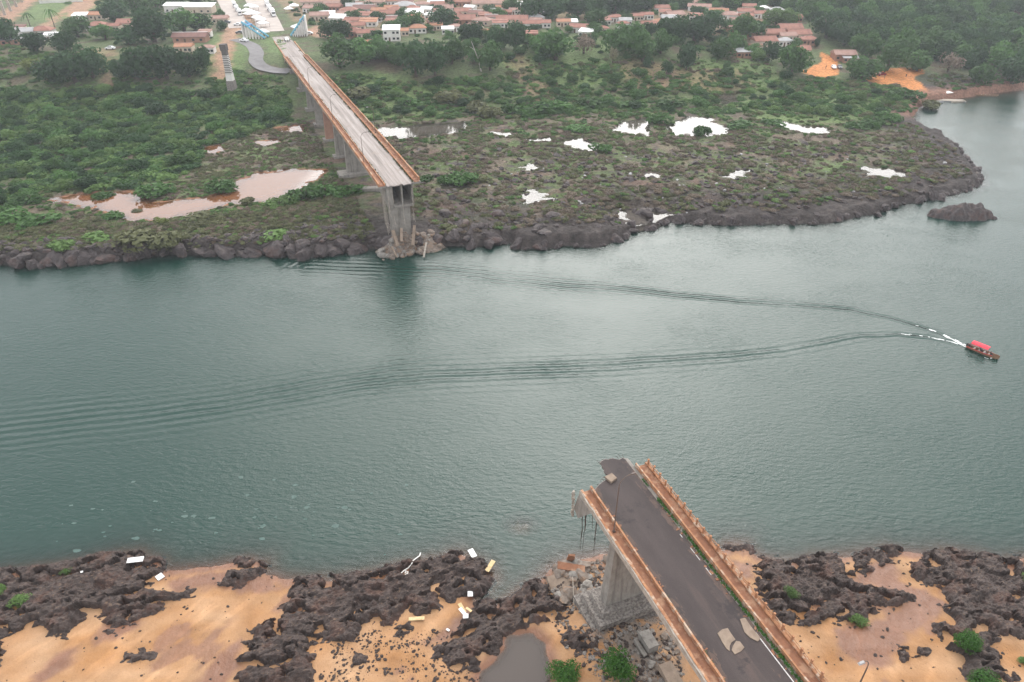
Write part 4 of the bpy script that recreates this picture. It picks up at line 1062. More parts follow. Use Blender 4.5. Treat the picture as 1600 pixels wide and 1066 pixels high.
# ================================================================== VEGETATION
def crown_mesh(name, seed, mat, n=900, leaf=.055, lobes=9, flat=.75, base=.28, bush=False):
    rg_ = np.random.default_rng(seed)
    c = rg_.normal(size=(lobes, 3)); c /= np.linalg.norm(c, axis=1)[:, None]
    c *= (.30 * rg_.random((lobes, 1)) ** .5) * np.array([1.05, 1.05, .8])
    r_ = rg_.uniform(.17, .27, lobes)
    if bush: c[:, 2] = np.abs(c[:, 2]) * .8
    w = r_ ** 2; k_ = rg_.choice(lobes, n, p=w / w.sum())
    d = rg_.normal(size=(n, 3)); d[:, 2] += .25; d /= np.linalg.norm(d, axis=1)[:, None]
    pt = c[k_] + d * (r_[k_] * (rg_.uniform(.72, 1.08, n)))[:, None]
    nrm = d + .55 * rg_.normal(size=(n, 3)); nrm /= np.linalg.norm(nrm, axis=1)[:, None]
    a = np.cross(nrm, rg_.normal(size=(n, 3))); a /= np.linalg.norm(a, axis=1)[:, None]; b = np.cross(nrm, a)
    s = leaf * rg_.uniform(.55, 1.35, (n, 1))
    pt[:, 2] = pt[:, 2] * flat
    z0 = pt[:, 2].min()
    pt[:, 2] = (pt[:, 2] - z0) + (base if not bush else 0.0)
    V = np.stack([pt - a * s, pt - b * s * .8 + nrm * s * .25, pt + a * s, pt + b * s * .8 + nrm * s * .25], 1).reshape(-1, 3)
    me = bpy.data.meshes.new(name); me.from_pydata(V.tolist(), [], np.arange(4 * n).reshape(-1, 4).tolist()); me.materials.append(mat)
    return me
def trunk_mesh(seed, top=.55, mat=None, r=.035):
    rr_ = random.Random(seed); m = MB()
    m.tube([(0, 0, -.03), (.01, 0, top * .4), (rr_.uniform(-.03, .03), rr_.uniform(-.03, .03), top * .75)], [r * 1.3, r, r * .7], 6)
    for q in range(4):
        a = q * 1.57 + rr_.uniform(-.4, .4)
        m.tube([(0, 0, top * (.45 + .06 * q)), (math.cos(a) * .12, math.sin(a) * .12, top * .85), (math.cos(a) * .25, math.sin(a) * .25, top * 1.15)], [r * .6, r * .45, r * .2], 5)
    return m.mesh('trunk', mat or M['bark'], True)
TREE = {}
for key, mat, nn in (('dark', 'leaf_dark', 5), ('mid', 'leaf_mid', 4), ('light', 'leaf_light', 3), ('yellow', 'leaf_yellow', 1), ('pale', 'leaf_pale', 1), ('dry', 'leaf_dry', 1)):
    TREE[key] = [(crown_mesh('crown', 300 + hash_i * 13 + len(key) * 7, M[mat], 1500 if key not in ('pale', 'dry') else 420, .044, 15, 1.0, .05), trunk_mesh(500 + hash_i)) for hash_i in range(nn)]
BUSH = {}
for key, mat, nn in (('mid', 'leaf_mid', 3), ('light', 'leaf_light', 3), ('yellow', 'leaf_yellow', 1), ('fresh', 'leaf_fresh', 2), ('dry', 'leaf_dry', 2), ('olive', 'leaf_olive', 3), ('dark', 'leaf_dark', 2), ('green', 'grass_green', 2)):
    BUSH[key] = [crown_mesh('foliage', 700 + q * 11 + len(key), M[mat], 420, .07, 7, .85, 0, True) for q in range(nn)]
FINE = [crown_mesh('foliage', 900 + q, M['leaf_fresh'], 2600, .024, 14, .95, 0, True) for q in range(2)]
FINEY = crown_mesh('foliage', 930, M['leaf_light'], 1500, .03, 10, .95, 0, True)
rr = random.Random(90)
def tree(x, y, w_px, h_px, key, label, group=None, name='tree'):
    p = hit1(x, y); k_ = px_m(p); w = w_px * k_ * 1.18; h = h_px * k_ * 1.1
    cr, tr = rr.choice(TREE[key])
    o = empty(name, (p[0], p[1], p[2] - .1), rr.uniform(0, 6.28)); o.scale = (w, w, h)
    link('crown', cr, o); link('trunk', tr, o)
    tag(o, label, 'tree', group); return o
def bush(x, y, w_px, h_px, key, label, group=None, me=None):
    p = hit1(x, y); k_ = px_m(p); w = w_px * k_ * 1.3; h = h_px * k_ * 1.3
    if p[1] < 110: p[2] = max(p[2], surf(p[0], p[1]) - .15)
    o = empty('bush', (p[0], p[1], p[2] - .1), rr.uniform(0, 6.28)); o.scale = (w, w, h)
    link('foliage', me or rr.choice(BUSH[key]), o)
    st = MB()
    for q in range(3): st.tube([(0, 0, -.05), (rr.uniform(-.15, .15), rr.uniform(-.15, .15), .45)], [.03, .012], 5)
    st.build('stem', M['bark'], o)
    tag(o, label, 'bush', group); return o

# --- trees one can tell apart, row by row (x, y of the foot, crown width, height, kind)
ROWS = [
 ('dark tree in the big clump left of the red dirt plot', 'trees left of the bridge', [(12,70,46,46,'dark'),(58,82,40,32,'dark'),(80,130,48,48,'dark'),(104,84,36,36,'dark'),(118,128,60,62,'dark'),(122,58,48,34,'mid'),(146,122,44,52,'dark')]),
 ('dark tree in the long row below the brown-roofed house', 'trees left of the bridge', [(196,124,38,40,'dark'),(226,124,52,62,'dark'),(262,124,56,54,'dark'),(296,120,46,48,'dark'),(318,108,26,44,'dark')]),
 ('big tree behind the long row, left of the brown-roofed house', 'trees left of the bridge', [(165,62,40,26,'mid'),(200,70,44,34,'dark'),(242,66,68,58,'dark'),(288,50,56,34,'mid'),(316,48,40,32,'dark')]),
 ('tree in the background along the top left behind the tiled roofs', 'trees at the top left', [(180,35,46,36,'dark'),(215,22,40,28,'mid'),(245,14,40,24,'mid'),(345,28,16,14,'mid'),(347,48,16,16,'dark')]),
 ('dark round tree on the dirt lot right of the blue monument', 'trees right of the bridge', [(502,20,26,16,'mid'),(513,60,34,30,'dark'),(533,62,32,32,'dark')]),
 ('leafy tree in the band right of the pale bridge road', 'trees right of the bridge', [(532,106,58,48,'mid'),(566,100,50,42,'mid'),(590,90,36,32,'mid'),(604,96,36,32,'mid'),(626,104,34,36,'mid'),(650,120,48,64,'dark'),(680,118,40,54,'dark')]),
 ('tree among the roofs right of the blue monument', 'trees among the town roofs', [(545,12,30,10,'mid'),(590,34,24,20,'dark'),(618,52,44,24,'mid'),(642,48,44,32,'mid'),(690,44,44,32,'dark'),(705,18,16,18,'dark'),(765,20,22,14,'mid')]),
 ('dark tree in front of the terracotta roofs near the middle', 'trees in front of the town', [(706,100,44,40,'mid'),(738,72,40,44,'dark'),(766,110,44,48,'mid'),(780,76,34,40,'dark'),(806,78,38,44,'dark'),(845,84,34,36,'mid'),(868,94,62,46,'mid'),(912,84,40,34,'dry'),(915,70,30,20,'dark')]),
 ('tree behind the row of roofs, top centre', 'trees behind the town', [(800,20,30,24,'mid'),(832,32,44,46,'dark'),(862,30,46,36,'dark'),(902,28,50,40,'dark'),(932,42,36,30,'mid'),(960,22,46,40,'dark'),(1000,18,46,36,'dark')]),
 ('tree in the belt right of the pale thin tree', 'trees right of the middle', [(960,86,50,46,'mid'),(985,78,44,40,'mid'),(1004,96,50,46,'mid'),(1032,84,36,40,'mid'),(1050,66,48,48,'dark'),(1072,110,32,42,'dark'),(1042,116,18,26,'dark'),(1084,66,56,46,'dark'),(1112,50,36,34,'dark')]),
 ('tree around the red roofs at the upper right', 'trees at the upper right roofs', [(1125,90,42,34,'mid'),(1150,84,34,32,'mid'),(1160,62,44,38,'mid'),(1178,60,30,34,'dark'),(1182,96,22,20,'light'),(1200,96,34,32,'dark'),(1212,40,40,32,'light'),(1232,42,30,28,'light'),(1236,118,54,52,'mid'),(1244,76,20,18,'mid')]),
 ('tree behind the boat landing at the upper right', 'trees behind the boat landing', [(1290,60,46,44,'dark'),(1318,72,46,44,'dark'),(1346,124,56,40,'mid'),(1352,92,48,44,'mid'),(1385,112,50,52,'mid'),(1410,92,46,46,'mid'),(1432,112,40,36,'mid'),(1452,90,48,42,'mid'),(1480,114,38,34,'dry'),(1500,100,44,38,'mid'),(1530,134,42,38,'mid'),(1548,110,46,42,'mid'),(1580,132,48,46,'dark'),(1590,100,44,42,'mid')]),
]
for base, grp, lst in ROWS:
    lst = sorted(lst); n = len(lst)
    for i, (x, y, w, h, k_) in enumerate(lst): tree(x, y, w, h, k_, '%s, %s' % (base, ordinal(i, n)), grp)
tree(52, 112, 28, 22, 'yellow', 'bright yellow-green tree at the front of the left clump')
tree(957, 99, 15, 30, 'pale', 'pale thin sparse tree standing alone in green growth')
tree(1012, 106, 15, 24, 'dark', 'small round dark tree alone on the bare dirt patch')
tree(1135, 110, 11, 15, 'mid', 'tiny round tree on the bare dirt right of the middle')
tree(1275, 74, 9, 18, 'dark', 'slim pointed dark tree beside the red roofs')
bush(1412, 156, 44, 26, 'mid', 'green bush overhanging the orange clay landing')
bush(1450, 170, 34, 18, 'olive', 'low olive bush on the bank below the clay ramp')
def palm(x, y, h_px, label):
    p = hit1(x, y); k_ = px_m(p); h = h_px * k_ * 1.15; o = empty('palm_tree', tuple(p)); tag(o, label, 'palm tree', 'palms on the grass field')
    m = MB(); m.tube([(0, 0, -.3), (.1, 0, h * .5), (.25, 0, h)], [.28, .2, .16], 6); m.build('trunk', M['bark'], o)
    m = MB()
    for q in range(15):
        a = q * 2.4; e = rr.uniform(.1, .9); Lf = h * .55; pts = []
        for w in range(5):
            f_ = w / 4; rad = Lf * f_; pts.append((.25 + math.cos(a) * rad, math.sin(a) * rad, h + Lf * (e * f_ - 1.1 * f_ * f_)))
        for w in range(4):
            A, B = Vector(pts[w]), Vector(pts[w + 1]); sd = Vector((-math.sin(a), math.cos(a), 0)) * (.45 * (1 - w / 5))
            m.add([A - sd, A + sd, B + sd * .8, B - sd * .8], [(0, 1, 2, 3)])
    m.build('fronds', M['leaf_mid'], o)
palm(48, 44, 18, 'left one of the two palms on the grass field'); palm(86, 44, 22, 'right one of the two palms on the grass field')
# dead trunk
p = hit1(752, 112); m = MB(); m.tube([(0, 0, 0), (-1.5, 0, 6), (-4.5, 0, 14)], [.35, .28, .12], 6); m.tube([(-1.5, 0, 6), (.5, 0, 9)], [.15, .05], 5); m.tube([(-3, 0, 10), (-5.5, .5, 11.5)], [.12, .05], 5)
tag(m.build('dead_trunk', M['pale_bark'], None, tuple(p)), 'pale bare dead trunk leaning left between dark trees', 'tree trunk')
p = hit1(1548, 106); m = MB(); m.tube([(0, 0, 0), (2.5, 0, 7), (5, 0, 14)], [.3, .22, .1], 6); m.tube([(2.5, 0, 7), (1.0, 0, 10)], [.12, .05], 5)
tag(m.build('dead_trunk', M['pale_bark'], None, tuple(p)), 'pale bare trunk leaning right in the wood at the upper right', 'tree trunk')

# --- bushes one can tell apart
BR = [
 ('bush in the clump left of the far torn pier', [(425,322,30,16,'light'),(452,318,36,22,'light'),(478,312,44,30,'mid'),(508,306,40,26,'mid'),(540,304,40,22,'mid'),(562,300,26,16,'mid')]),
 ('bush on the low shore at the far left', [(20,345,50,26,'mid'),(62,352,50,26,'mid'),(100,388,44,22,'light'),(150,378,44,18,'light'),(210,385,60,36,'olive'),(262,382,50,30,'olive'),(345,350,26,10,'olive'),(430,372,40,18,'light')]),
 ('bush at the rim of the brown pond', [(45,318,34,20,'mid'),(160,310,30,14,'mid'),(180,342,28,18,'mid'),(240,304,50,24,'mid'),(215,332,18,8,'olive'),(250,348,26,12,'yellow'),(308,342,40,14,'olive'),(345,298,42,26,'mid'),(390,318,26,14,'olive')]),
 ('bush on the flood plain right of the far bridge', [(668,283,26,14,'mid'),(700,284,26,18,'mid'),(728,284,40,24,'mid'),(752,282,22,12,'olive'),(905,205,36,14,'mid'),(938,236,30,18,'mid'),(1030,192,32,22,'mid'),(1096,212,28,24,'mid'),(1150,198,40,14,'mid'),(1210,196,34,14,'mid'),(1340,200,34,16,'mid'),(1362,198,34,22,'mid'),(1385,190,34,22,'mid')]),
 ('bush in the tangle beside the far bridge', [(500,130,34,16,'mid'),(560,150,40,20,'olive'),(640,165,36,16,'mid'),(700,160,44,30,'olive'),(740,175,36,24,'olive'),(765,185,40,26,'olive'),(800,178,34,22,'mid'),(830,180,40,24,'mid'),(870,172,40,22,'mid'),(920,168,40,20,'mid'),(990,170,36,18,'mid'),(1050,168,36,18,'mid')]),
]
for base, lst in BR:
    lst = sorted(lst)
    for i, (x, y, w, h, k_) in enumerate(lst): bush(x, y, w, h, k_, '%s, %s' % (base, ordinal(i, len(lst))), base.replace('bush', 'bushes', 1))
# near bank bushes
for x, y, w, h, me, lb in ((882, 1058, 46, 44, FINE[0], 'leafy green bush between the grey pool and the near bridge'), (965, 1052, 50, 50, FINE[1], 'leafy green bush at the foot of the stepped footing'), (1505, 1014, 36, 34, FINE[0], 'bright green bush on the right rock outcrop'), (1537, 1085, 60, 44, FINE[1], 'green bush cut by the bottom edge at the right'),
    (1340, 975, 26, 20, FINEY, 'small light green bush at the sand edge of the broad outcrop'), (1235, 936, 22, 18, FINEY, 'small light green bush on top of the broad outcrop'), (34, 946, 30, 24, FINEY, 'light green bush on the left outcrop'), (4, 932, 20, 18, FINEY, 'light green bush at the very left edge'), (104, 897, 16, 14, FINEY, 'small yellow-green tuft at the water on the left outcrop'), (1600, 912, 18, 16, FINEY, 'small bush at the right edge on the dark outcrop'), (1598, 1036, 16, 14, FINEY, 'small bush low at the right edge')):
    bush(x, y, w, h, None, lb, 'bushes on the near bank', me)

# --- growth nobody could count: instanced over the ground
def gn_scatter(name, pts, scl, rot, pid, protos, label):
    coll = bpy.data.collections.new(name + '_kinds')
    for i, (me) in enumerate(protos):
        o = bpy.data.objects.new('kind_%s' % chr(97 + i), me); coll.objects.link(o)
        o.name = '%s_kind_%s' % (name, chr(97 + i))
    me = bpy.data.meshes.new(name); me.vertices.add(len(pts)); me.vertices.foreach_set('co', np.asarray(pts, np.float32).ravel())
    a = me.attributes.new('scl', 'FLOAT_VECTOR', 'POINT'); a.data.foreach_set('vector', np.asarray(scl, np.float32).ravel())
    a = me.attributes.new('rot', 'FLOAT_VECTOR', 'POINT'); a.data.foreach_set('vector', np.asarray(rot, np.float32).ravel())
    a = me.attributes.new('pid', 'INT', 'POINT'); a.data.foreach_set('value', np.asarray(pid, np.int32))
    o = link(name, me); tag(o, label, None, None, 'stuff')
    ng = bpy.data.node_groups.new(name, 'GeometryNodeTree')
    ng.interface.new_socket('Geometry', in_out='INPUT', socket_type='NodeSocketGeometry'); ng.interface.new_socket('Geometry', in_out='OUTPUT', socket_type='NodeSocketGeometry')
    gi = ng.nodes.new('NodeGroupInput'); go = ng.nodes.new('NodeGroupOutput')
    iop = ng.nodes.new('GeometryNodeInstanceOnPoints'); ci = ng.nodes.new('GeometryNodeCollectionInfo')
    ci.inputs['Collection'].default_value = coll; ci.inputs['Separate Children'].default_value = True; ci.inputs['Reset Children'].default_value = True
    iop.inputs['Pick Instance'].default_value = True
    def na(nm, t):
        n_ = ng.nodes.new('GeometryNodeInputNamedAttribute'); n_.data_type = t; n_.inputs['Name'].default_value = nm; return n_.outputs['Attribute']
    e2r = ng.nodes.new('FunctionNodeEulerToRotation')
    ng.links.new(na('rot', 'FLOAT_VECTOR'), e2r.inputs[0])
    ng.links.new(gi.outputs[0], iop.inputs['Points']); ng.links.new(ci.outputs[0], iop.inputs['Instance'])
    ng.links.new(na('pid', 'INT'), iop.inputs['Instance Index']); ng.links.new(e2r.outputs[0], iop.inputs['Rotation']); ng.links.new(na('scl', 'FLOAT_VECTOR'), iop.inputs['Scale'])
    ng.links.new(iop.outputs[0], go.inputs[0])
    md = o.modifiers.new('scatter', 'NODES'); md.node_group = ng
    return o
ALLPOND = POND_W
BLOCK = []        # (x, y, r) circles kept clear (houses, roads)
def sample_px(poly, n, rg_, detail=True):
    """points on the ground inside a photo polygon, evenly spread over the ground"""
    p = np.asarray(poly, float)
    g = hit(p[:, 0], p[:, 1])[:, :2]
    out = []
    x0, y0 = g.min(0); x1, y1 = g.max(0); got = 0
    while got < n:
        X = rg_.uniform(x0, x1, n * 2); Y = rg_.uniform(y0, y1, n * 2)
        m_ = poly_sd(g, X, Y) > 0
        out.append(np.stack([X[m_], Y[m_]], -1)); got += m_.sum()
    q = np.concatenate(out)[:n]
    return q
def not_in_ponds(q, mg=.0):
    ok = np.ones(len(q), bool)
    for pw in ALLPOND: ok &= poly_sd_near(pw, q[:, 0], q[:, 1], 5) < mg
    return ok
def off_bridge(q, w=8.0):
    dx = q[:, 0] - O2[0]; dy = q[:, 1] - O2[1]
    t = dx * math.cos(AZ_F) - dy * math.sin(AZ_F); s = dx * math.sin(AZ_F) + dy * math.cos(AZ_F)
    return ~((t > -w + 3) & (t < 12 + w - 3) & (s > -6) & (s < 320))
CLEAR = [W(p, 14) for p in DIRT[:9]] + [W(CLAY[0], 8), W(CLAY[1], 4)]
def clear_ok(q):
    ok = np.ones(len(q), bool)
    for pw in CLEAR[:4] + CLEAR[9:]: ok &= poly_sd_near(pw, q[:, 0], q[:, 1], 5) < -.5
    for bx_, by_, br_ in BLOCK: ok &= (q[:, 0] - bx_) ** 2 + (q[:, 1] - by_) ** 2 > br_ * br_
    return ok
#@@NEXT

# ================================================================== TOWN
# --- roads draped on the ground
def road(name, px, width, mat, label, lift=.12, zfix=None):
    p = hit([q[0] for q in px], [q[1] for q in px])[:, :2]
    L_ = np.concatenate([[0], np.cumsum(np.hypot(*np.diff(p, axis=0).T))]); ss_ = np.arange(0, L_[-1], 2.0)
    c = np.stack([np.interp(ss_, L_, p[:, 0]), np.interp(ss_, L_, p[:, 1])], -1)
    for _ in range(3): c[1:-1] = (c[:-2] + 2 * c[1:-1] + c[2:]) / 4
    d = np.gradient(c, axis=0); d /= np.linalg.norm(d, axis=1)[:, None]; nrm = np.stack([-d[:, 1], d[:, 0]], -1)
    k_ = np.linspace(-.5, .5, 7)
    X = c[:, None, 0] + nrm[:, None, 0] * k_ * width; Y = c[:, None, 1] + nrm[:, None, 1] * k_ * width
    Z = H_far(X, Y); Z = np.maximum(Z, Z.mean(1, keepdims=True)) + lift
    V = np.stack([X, Y, Z], -1).reshape(-1, 3)
    tag(link(name, grid_mesh(name, V, len(c), 7, mat, True)), label, kind='structure')
    for q in c[::2]: BLOCK.append((q[0], q[1], width * .5 + 1.5))
    return c
M['town_asphalt'] = plain('grey_town_asphalt', (.20, .19, .19), (.15, .14, .14), .3, .85)
M['pale_street'] = plain('dusty_pale_street', (.46, .40, .36), (.36, .31, .28), .2, .9)
# approach embankment carrying the far bridge into the town
ab = empty('approach_ramp', (O2[0], O2[1], 0), -AZ_F); tag(ab, 'earth ramp that carries the far road from bridge to town', kind='structure')
m = MB(); ext(m, lambda s: [(-1.5 - 6 * (1 - (s - SEND) / 80), 6.0), (1.0, 15.9), (10.4, 15.9), (13 + 6 * (1 - (s - SEND) / 80), 6.0)], [SEND - 4, SEND + 20, SEND + 45, SEND + 78])
m.build('embankment', plain('grassy_ramp_earth', (.10, .13, .05), (.16, .11, .07), .2, .95), ab)
m = MB(); ext(m, rect(1.0, 10.4, 15.85, 16.12), [SEND + .1, SEND + 30, SEND + 60]); m.build('road_surface', M['far_road'], ab)
m = MB(); ext(m, rect(.4, .95, 15.8, 16.6), [SEND + .1, SEND + 45]); m.build('kerb_wall', M['rust_far'], ab)
m = MB(); ext(m, rect(10.45, 11.0, 15.8, 16.6), [SEND + .1, SEND + 40]); m.build('kerb_wall', M['rust_far'], ab)
road('main_street', [(424,50),(416,30),(408,14),(398,-2),(390,-14)], 15, M['pale_street'], 'pale dusty main street leading from the far bridge')
road('left_street', [(374,44),(366,26),(358,10),(350,-4)], 12, M['pale_street'], 'bright dusty street at the left of the tents')
road('side_road', [(366,62),(382,66),(396,73),(402,84),(399,96),(408,106),(428,112),(452,113)], 7.0, M['town_asphalt'], 'curving grey side road looping under the far bridge')

def house(x, y, w_px, roof, wall, ang, shape, label, group, h=3.2, dep=.75, storeys=1):
    p = hit1(x, y + 5); k_ = px_m(p); w = max(7.5, w_px * k_ * 1.15); d = max(5.5, w * dep) if w < 16 else max(8, w * .5)
    o = empty('house', (p[0], p[1], p[2] - .2), ang); tag(o, label, 'house', group)
    BLOCK.append((p[0], p[1], max(w, d) * .62))
    hh = h * storeys + .2
    m = MB(); m.box((0, 0, hh / 2 - .4), (w * .92, d * .9, hh + .8)); wl = m.build('wall', M[wall], o)
    m = MB(); W2, D2 = w / 2, d / 2; rh = .32 * min(w, d) * .62
    if shape == 'gable':
        m.add([(-W2, -D2, hh), (W2, -D2, hh), (W2, D2, hh), (-W2, D2, hh), (-W2, 0, hh + rh), (W2, 0, hh + rh), (-W2, -D2, hh - .12), (W2, -D2, hh - .12), (W2, D2, hh - .12), (-W2, D2, hh - .12)],
              [(0, 1, 5, 4), (2, 3, 4, 5), (0, 4, 3), (1, 2, 5), (6, 7, 1, 0), (8, 9, 3, 2), (7, 8, 2, 1), (9, 6, 0, 3), (9, 8, 7, 6)])
    elif shape == 'hip':
        r_ = max(0, W2 - D2)
        m.add([(-W2, -D2, hh), (W2, -D2, hh), (W2, D2, hh), (-W2, D2, hh), (-r_ - .3, 0, hh + rh), (r_ + .3, 0, hh + rh), (-W2, -D2, hh - .12), (W2, -D2, hh - .12), (W2, D2, hh - .12), (-W2, D2, hh - .12)],
              [(0, 1, 5, 4), (2, 3, 4, 5), (0, 4, 3), (1, 2, 5), (6, 7, 1, 0), (8, 9, 3, 2), (7, 8, 2, 1), (9, 6, 0, 3), (9, 8, 7, 6)])
    else:  # one slope
        m.add([(-W2, -D2, hh), (W2, -D2, hh), (W2, D2, hh + .16 * d), (-W2, D2, hh + .16 * d), (-W2, -D2, hh - .15), (W2, -D2, hh - .15), (W2, D2, hh + .16 * d - .15), (-W2, D2, hh + .16 * d - .15)],
              [(0, 1, 2, 3), (7, 6, 5, 4), (0, 4, 5, 1), (1, 5, 6, 2), (2, 6, 7, 3), (3, 7, 4, 0)])
        m.box((0, D2 * .45, hh + .04 * d), (w * .9, d * .4, .14 * d))
    rf = m.build('roof', M[roof], o)
    if shape != 'shed':
        m = MB(); rg2 = max(0, W2 - D2) + .3 if shape == 'hip' else W2
        m.box((0, 0, hh + rh), (2 * rg2, .45, .14)); m.build('ridge_tiles', M['terra2'] if 'terra' in roof else M['white_roof'], rf)
    y0 = -d * .45 - .03
    m = MB(); m.box((-w * .12, y0, 1.15), (1.0, .1, 2.3)); m.build('door', M['door'], o)
    for q in range(storeys):
        for xx in (-.33, .12, .34):
            m = MB(); m.box((w * xx, y0, 1.7 + q * h), (1.3, .1, 1.1)); wi = m.build('window', M['glass'], o)
    return o
# rows of houses as they stand in the photograph (x, y, width px, roof, wall, angle, shape)
T1, T2, T3, BR_, GR, WR = 'terra', 'terra2', 'terra3', 'brown_roof', 'grey_roof', 'white_roof'
wp, cw, bw = 'white_wall', 'cream_wall', 'brick_wall'
HR = [
 ('house beside the left tree clump', [(24,64,32,GR,bw,.35,'shed'),(40,52,26,GR,wp,.3,'gable'),(30,46,20,BR_,cw,.1,'shed'),(68,50,30,T1,wp,.15,'hip'),(82,58,18,WR,wp,.15,'shed')]),
 ('low house left of the big round trees', [(128,26,20,WR,wp,.1,'shed'),(157,25,24,T3,cw,.05,'gable'),(155,42,28,T1,wp,.1,'hip'),(180,43,18,T1,cw,.05,'gable'),(204,38,30,T1,cw,.1,'gable')]),
 ('house by the red dirt road behind the dark tree row', [(290,76,24,T3,cw,.1,'gable'),(300,60,46,BR_,bw,.08,'gable'),(322,53,16,T2,wp,.1,'shed'),(326,78,18,T2,wp,.1,'hip'),(346,31,22,T2,cw,.15,'gable')]),
 ('house in the back row behind the blue monument', [(490,4,34,T2,cw,.1,'gable'),(524,6,28,T2,wp,.1,'gable'),(562,1,18,WR,wp,.1,'shed'),(590,4,26,T2,cw,-.1,'gable'),(612,3,22,T1,wp,.1,'gable'),(660,8,22,T2,wp,0,'hip'),(684,8,20,T1,cw,.1,'gable')]),
 ('house in the second row right of the blue monument', [(500,26,26,T2,cw,.15,'gable'),(512,24,22,WR,wp,.15,'shed'),(534,30,28,WR,wp,-.3,'gable'),(546,18,26,T1,wp,.1,'hip'),(570,15,30,BR_,wp,.05,'gable'),(594,18,22,T3,cw,-.1,'gable'),(612,14,20,T3,wp,.1,'gable'),(633,10,30,GR,wp,.2,'hip'),(648,21,26,WR,wp,.1,'shed')]),
 ('house in the front row behind the leafy band', [(552,34,22,T1,cw,-.2,'gable'),(558,42,24,T1,cw,.1,'gable'),(553,52,30,T1,bw,-.3,'hip'),(572,54,26,T1,cw,.2,'gable'),(573,70,16,T3,wp,.2,'gable'),(628,51,20,T3,cw,.15,'gable'),(652,46,26,T3,wp,.15,'hip'),(682,42,18,T3,cw,.15,'gable')]),
 ('house in the middle block of roofs', [(694,14,26,T2,wp,.1,'gable'),(704,26,28,T1,cw,-.3,'gable'),(735,13,16,WR,wp,-.4,'gable'),(724,32,34,T1,bw,.1,'gable'),(744,22,20,BR_,cw,-.3,'gable'),(766,6,48,T2,cw,.02,'gable'),(776,19,16,GR,wp,.02,'gable'),(790,21,18,T1,bw,.02,'gable'),(754,34,26,T2,cw,-.4,'hip'),(762,52,12,T3,bw,.05,'gable'),(800,32,44,T1,cw,.02,'gable'),(824,39,36,T1,wp,.02,'gable'),(812,9,22,WR,wp,-.5,'shed'),(712,44,18,T2,wp,.3,'hip'),(700,48,12,WR,wp,.1,'shed'),(830,55,18,T1,bw,.05,'shed')]),
 ('house in the row right of the middle', [(848,38,22,T1,wp,.05,'gable'),(880,36,20,T3,cw,.05,'gable'),(893,36,16,WR,wp,.05,'shed'),(904,45,26,T1,wp,-.35,'gable'),(916,52,20,WR,wp,-.35,'shed'),(926,47,18,T1,wp,-.3,'gable'),(941,47,16,T1,cw,.1,'hip'),(962,29,20,T1,wp,.05,'hip'),(976,34,18,GR,wp,.05,'gable'),(994,27,18,T1,cw,.05,'gable'),(1010,25,18,T1,wp,.05,'gable')]),
 ('house in the diagonal row at the upper right', [(1034,14,22,T1,wp,-.05,'gable'),(1076,6,28,T2,wp,-.25,'gable'),(1092,12,32,T2,wp,-.25,'gable'),(1122,20,26,T3,wp,-.3,'gable'),(1138,25,26,T2,wp,-.3,'hip'),(1150,34,20,T2,cw,-.2,'gable'),(1146,46,14,T2,bw,.1,'gable'),(1164,27,20,T1,cw,.1,'gable'),(1186,23,20,T1,wp,.05,'gable'),(1192,14,12,WR,wp,.05,'hip')]),
 ('house in the cluster of red roofs above the clay lot', [(1160,84,22,GR,bw,.05,'shed'),(1178,76,18,T1,wp,.2,'gable'),(1192,66,32,T1,cw,.1,'gable'),(1206,54,30,T1,bw,.05,'gable'),(1228,58,24,T2,cw,.05,'gable'),(1232,46,32,T1,cw,.03,'gable'),(1245,55,32,T1,cw,.03,'gable'),(1262,64,24,T1,bw,.05,'hip'),(1246,80,30,T1,cw,-.15,'gable'),(1278,8,16,T2,wp,.05,'gable')]),
]
RN = {T1: 'terracotta-roofed', T2: 'faded pink-roofed', T3: 'orange-roofed', BR_: 'brown-roofed', GR: 'grey-roofed', WR: 'white-roofed'}
for base, lst in HR:
    lst = sorted(lst); n = len(lst)
    for i, (x, y, w, rf, wl, a, sh) in enumerate(lst):
        house(x, y, w, rf, wl, a, sh, ('%s %s, %s' % (RN[rf], base, ordinal(i, n))).replace(' from the left', '' if len(base.split()) > 9 else ' from the left'), base.replace('house', 'houses', 1), 3.0)
rh_ = random.Random(202)
FILL = [('house filling the dense block of roofs right of the main street', [(470,0),(860,-6),(850,40),(700,44),(640,40),(560,48),(500,36)], 46), ('house half hidden among trees at the upper right', [(870,24),(1010,22),(1130,12),(1240,6),(1262,70),(1180,82),(1150,56),(1000,44)], 18)]
for base, pol, cnt in FILL:
    pw_ = np.array(pol, float); got = []; tries = 0
    while len(got) < cnt and tries < 900:
        tries += 1
        x = rh_.uniform(pw_[:, 0].min(), pw_[:, 0].max()); y = rh_.uniform(pw_[:, 1].min(), pw_[:, 1].max())
        if poly_sd(pw_, np.array([x]), np.array([y]))[0] < 0: continue
        p = hit1(x, y + 5); r_ = 6.5
        if any((p[0] - a) ** 2 + (p[1] - b) ** 2 < (c * .85 + r_ * .7) ** 2 for a, b, c in BLOCK): continue
        BLOCK.append((p[0], p[1], r_)); got.append((x, y))
    got.sort()
    for i, (x, y) in enumerate(got):
        rf = rh_.choice((T1, T1, T1, T2, T2, T3, BR_, GR, WR))
        house(x, y, rh_.uniform(16, 26), rf, rh_.choice((wp, wp, cw, bw)), rh_.uniform(-.3, .3), rh_.choice(('gable', 'gable', 'hip', 'shed')), ('%s %s, %s' % (RN[rf], base, ordinal(i, len(got)).replace(' from the left', ''))), base.replace('house', 'houses', 1), 3.0)
house(613, 58, 24, WR, wp, .1, 'shed', 'white two-storey house behind the leafy band right of the bridge', 'lone houses', 3.0, .9, 2)
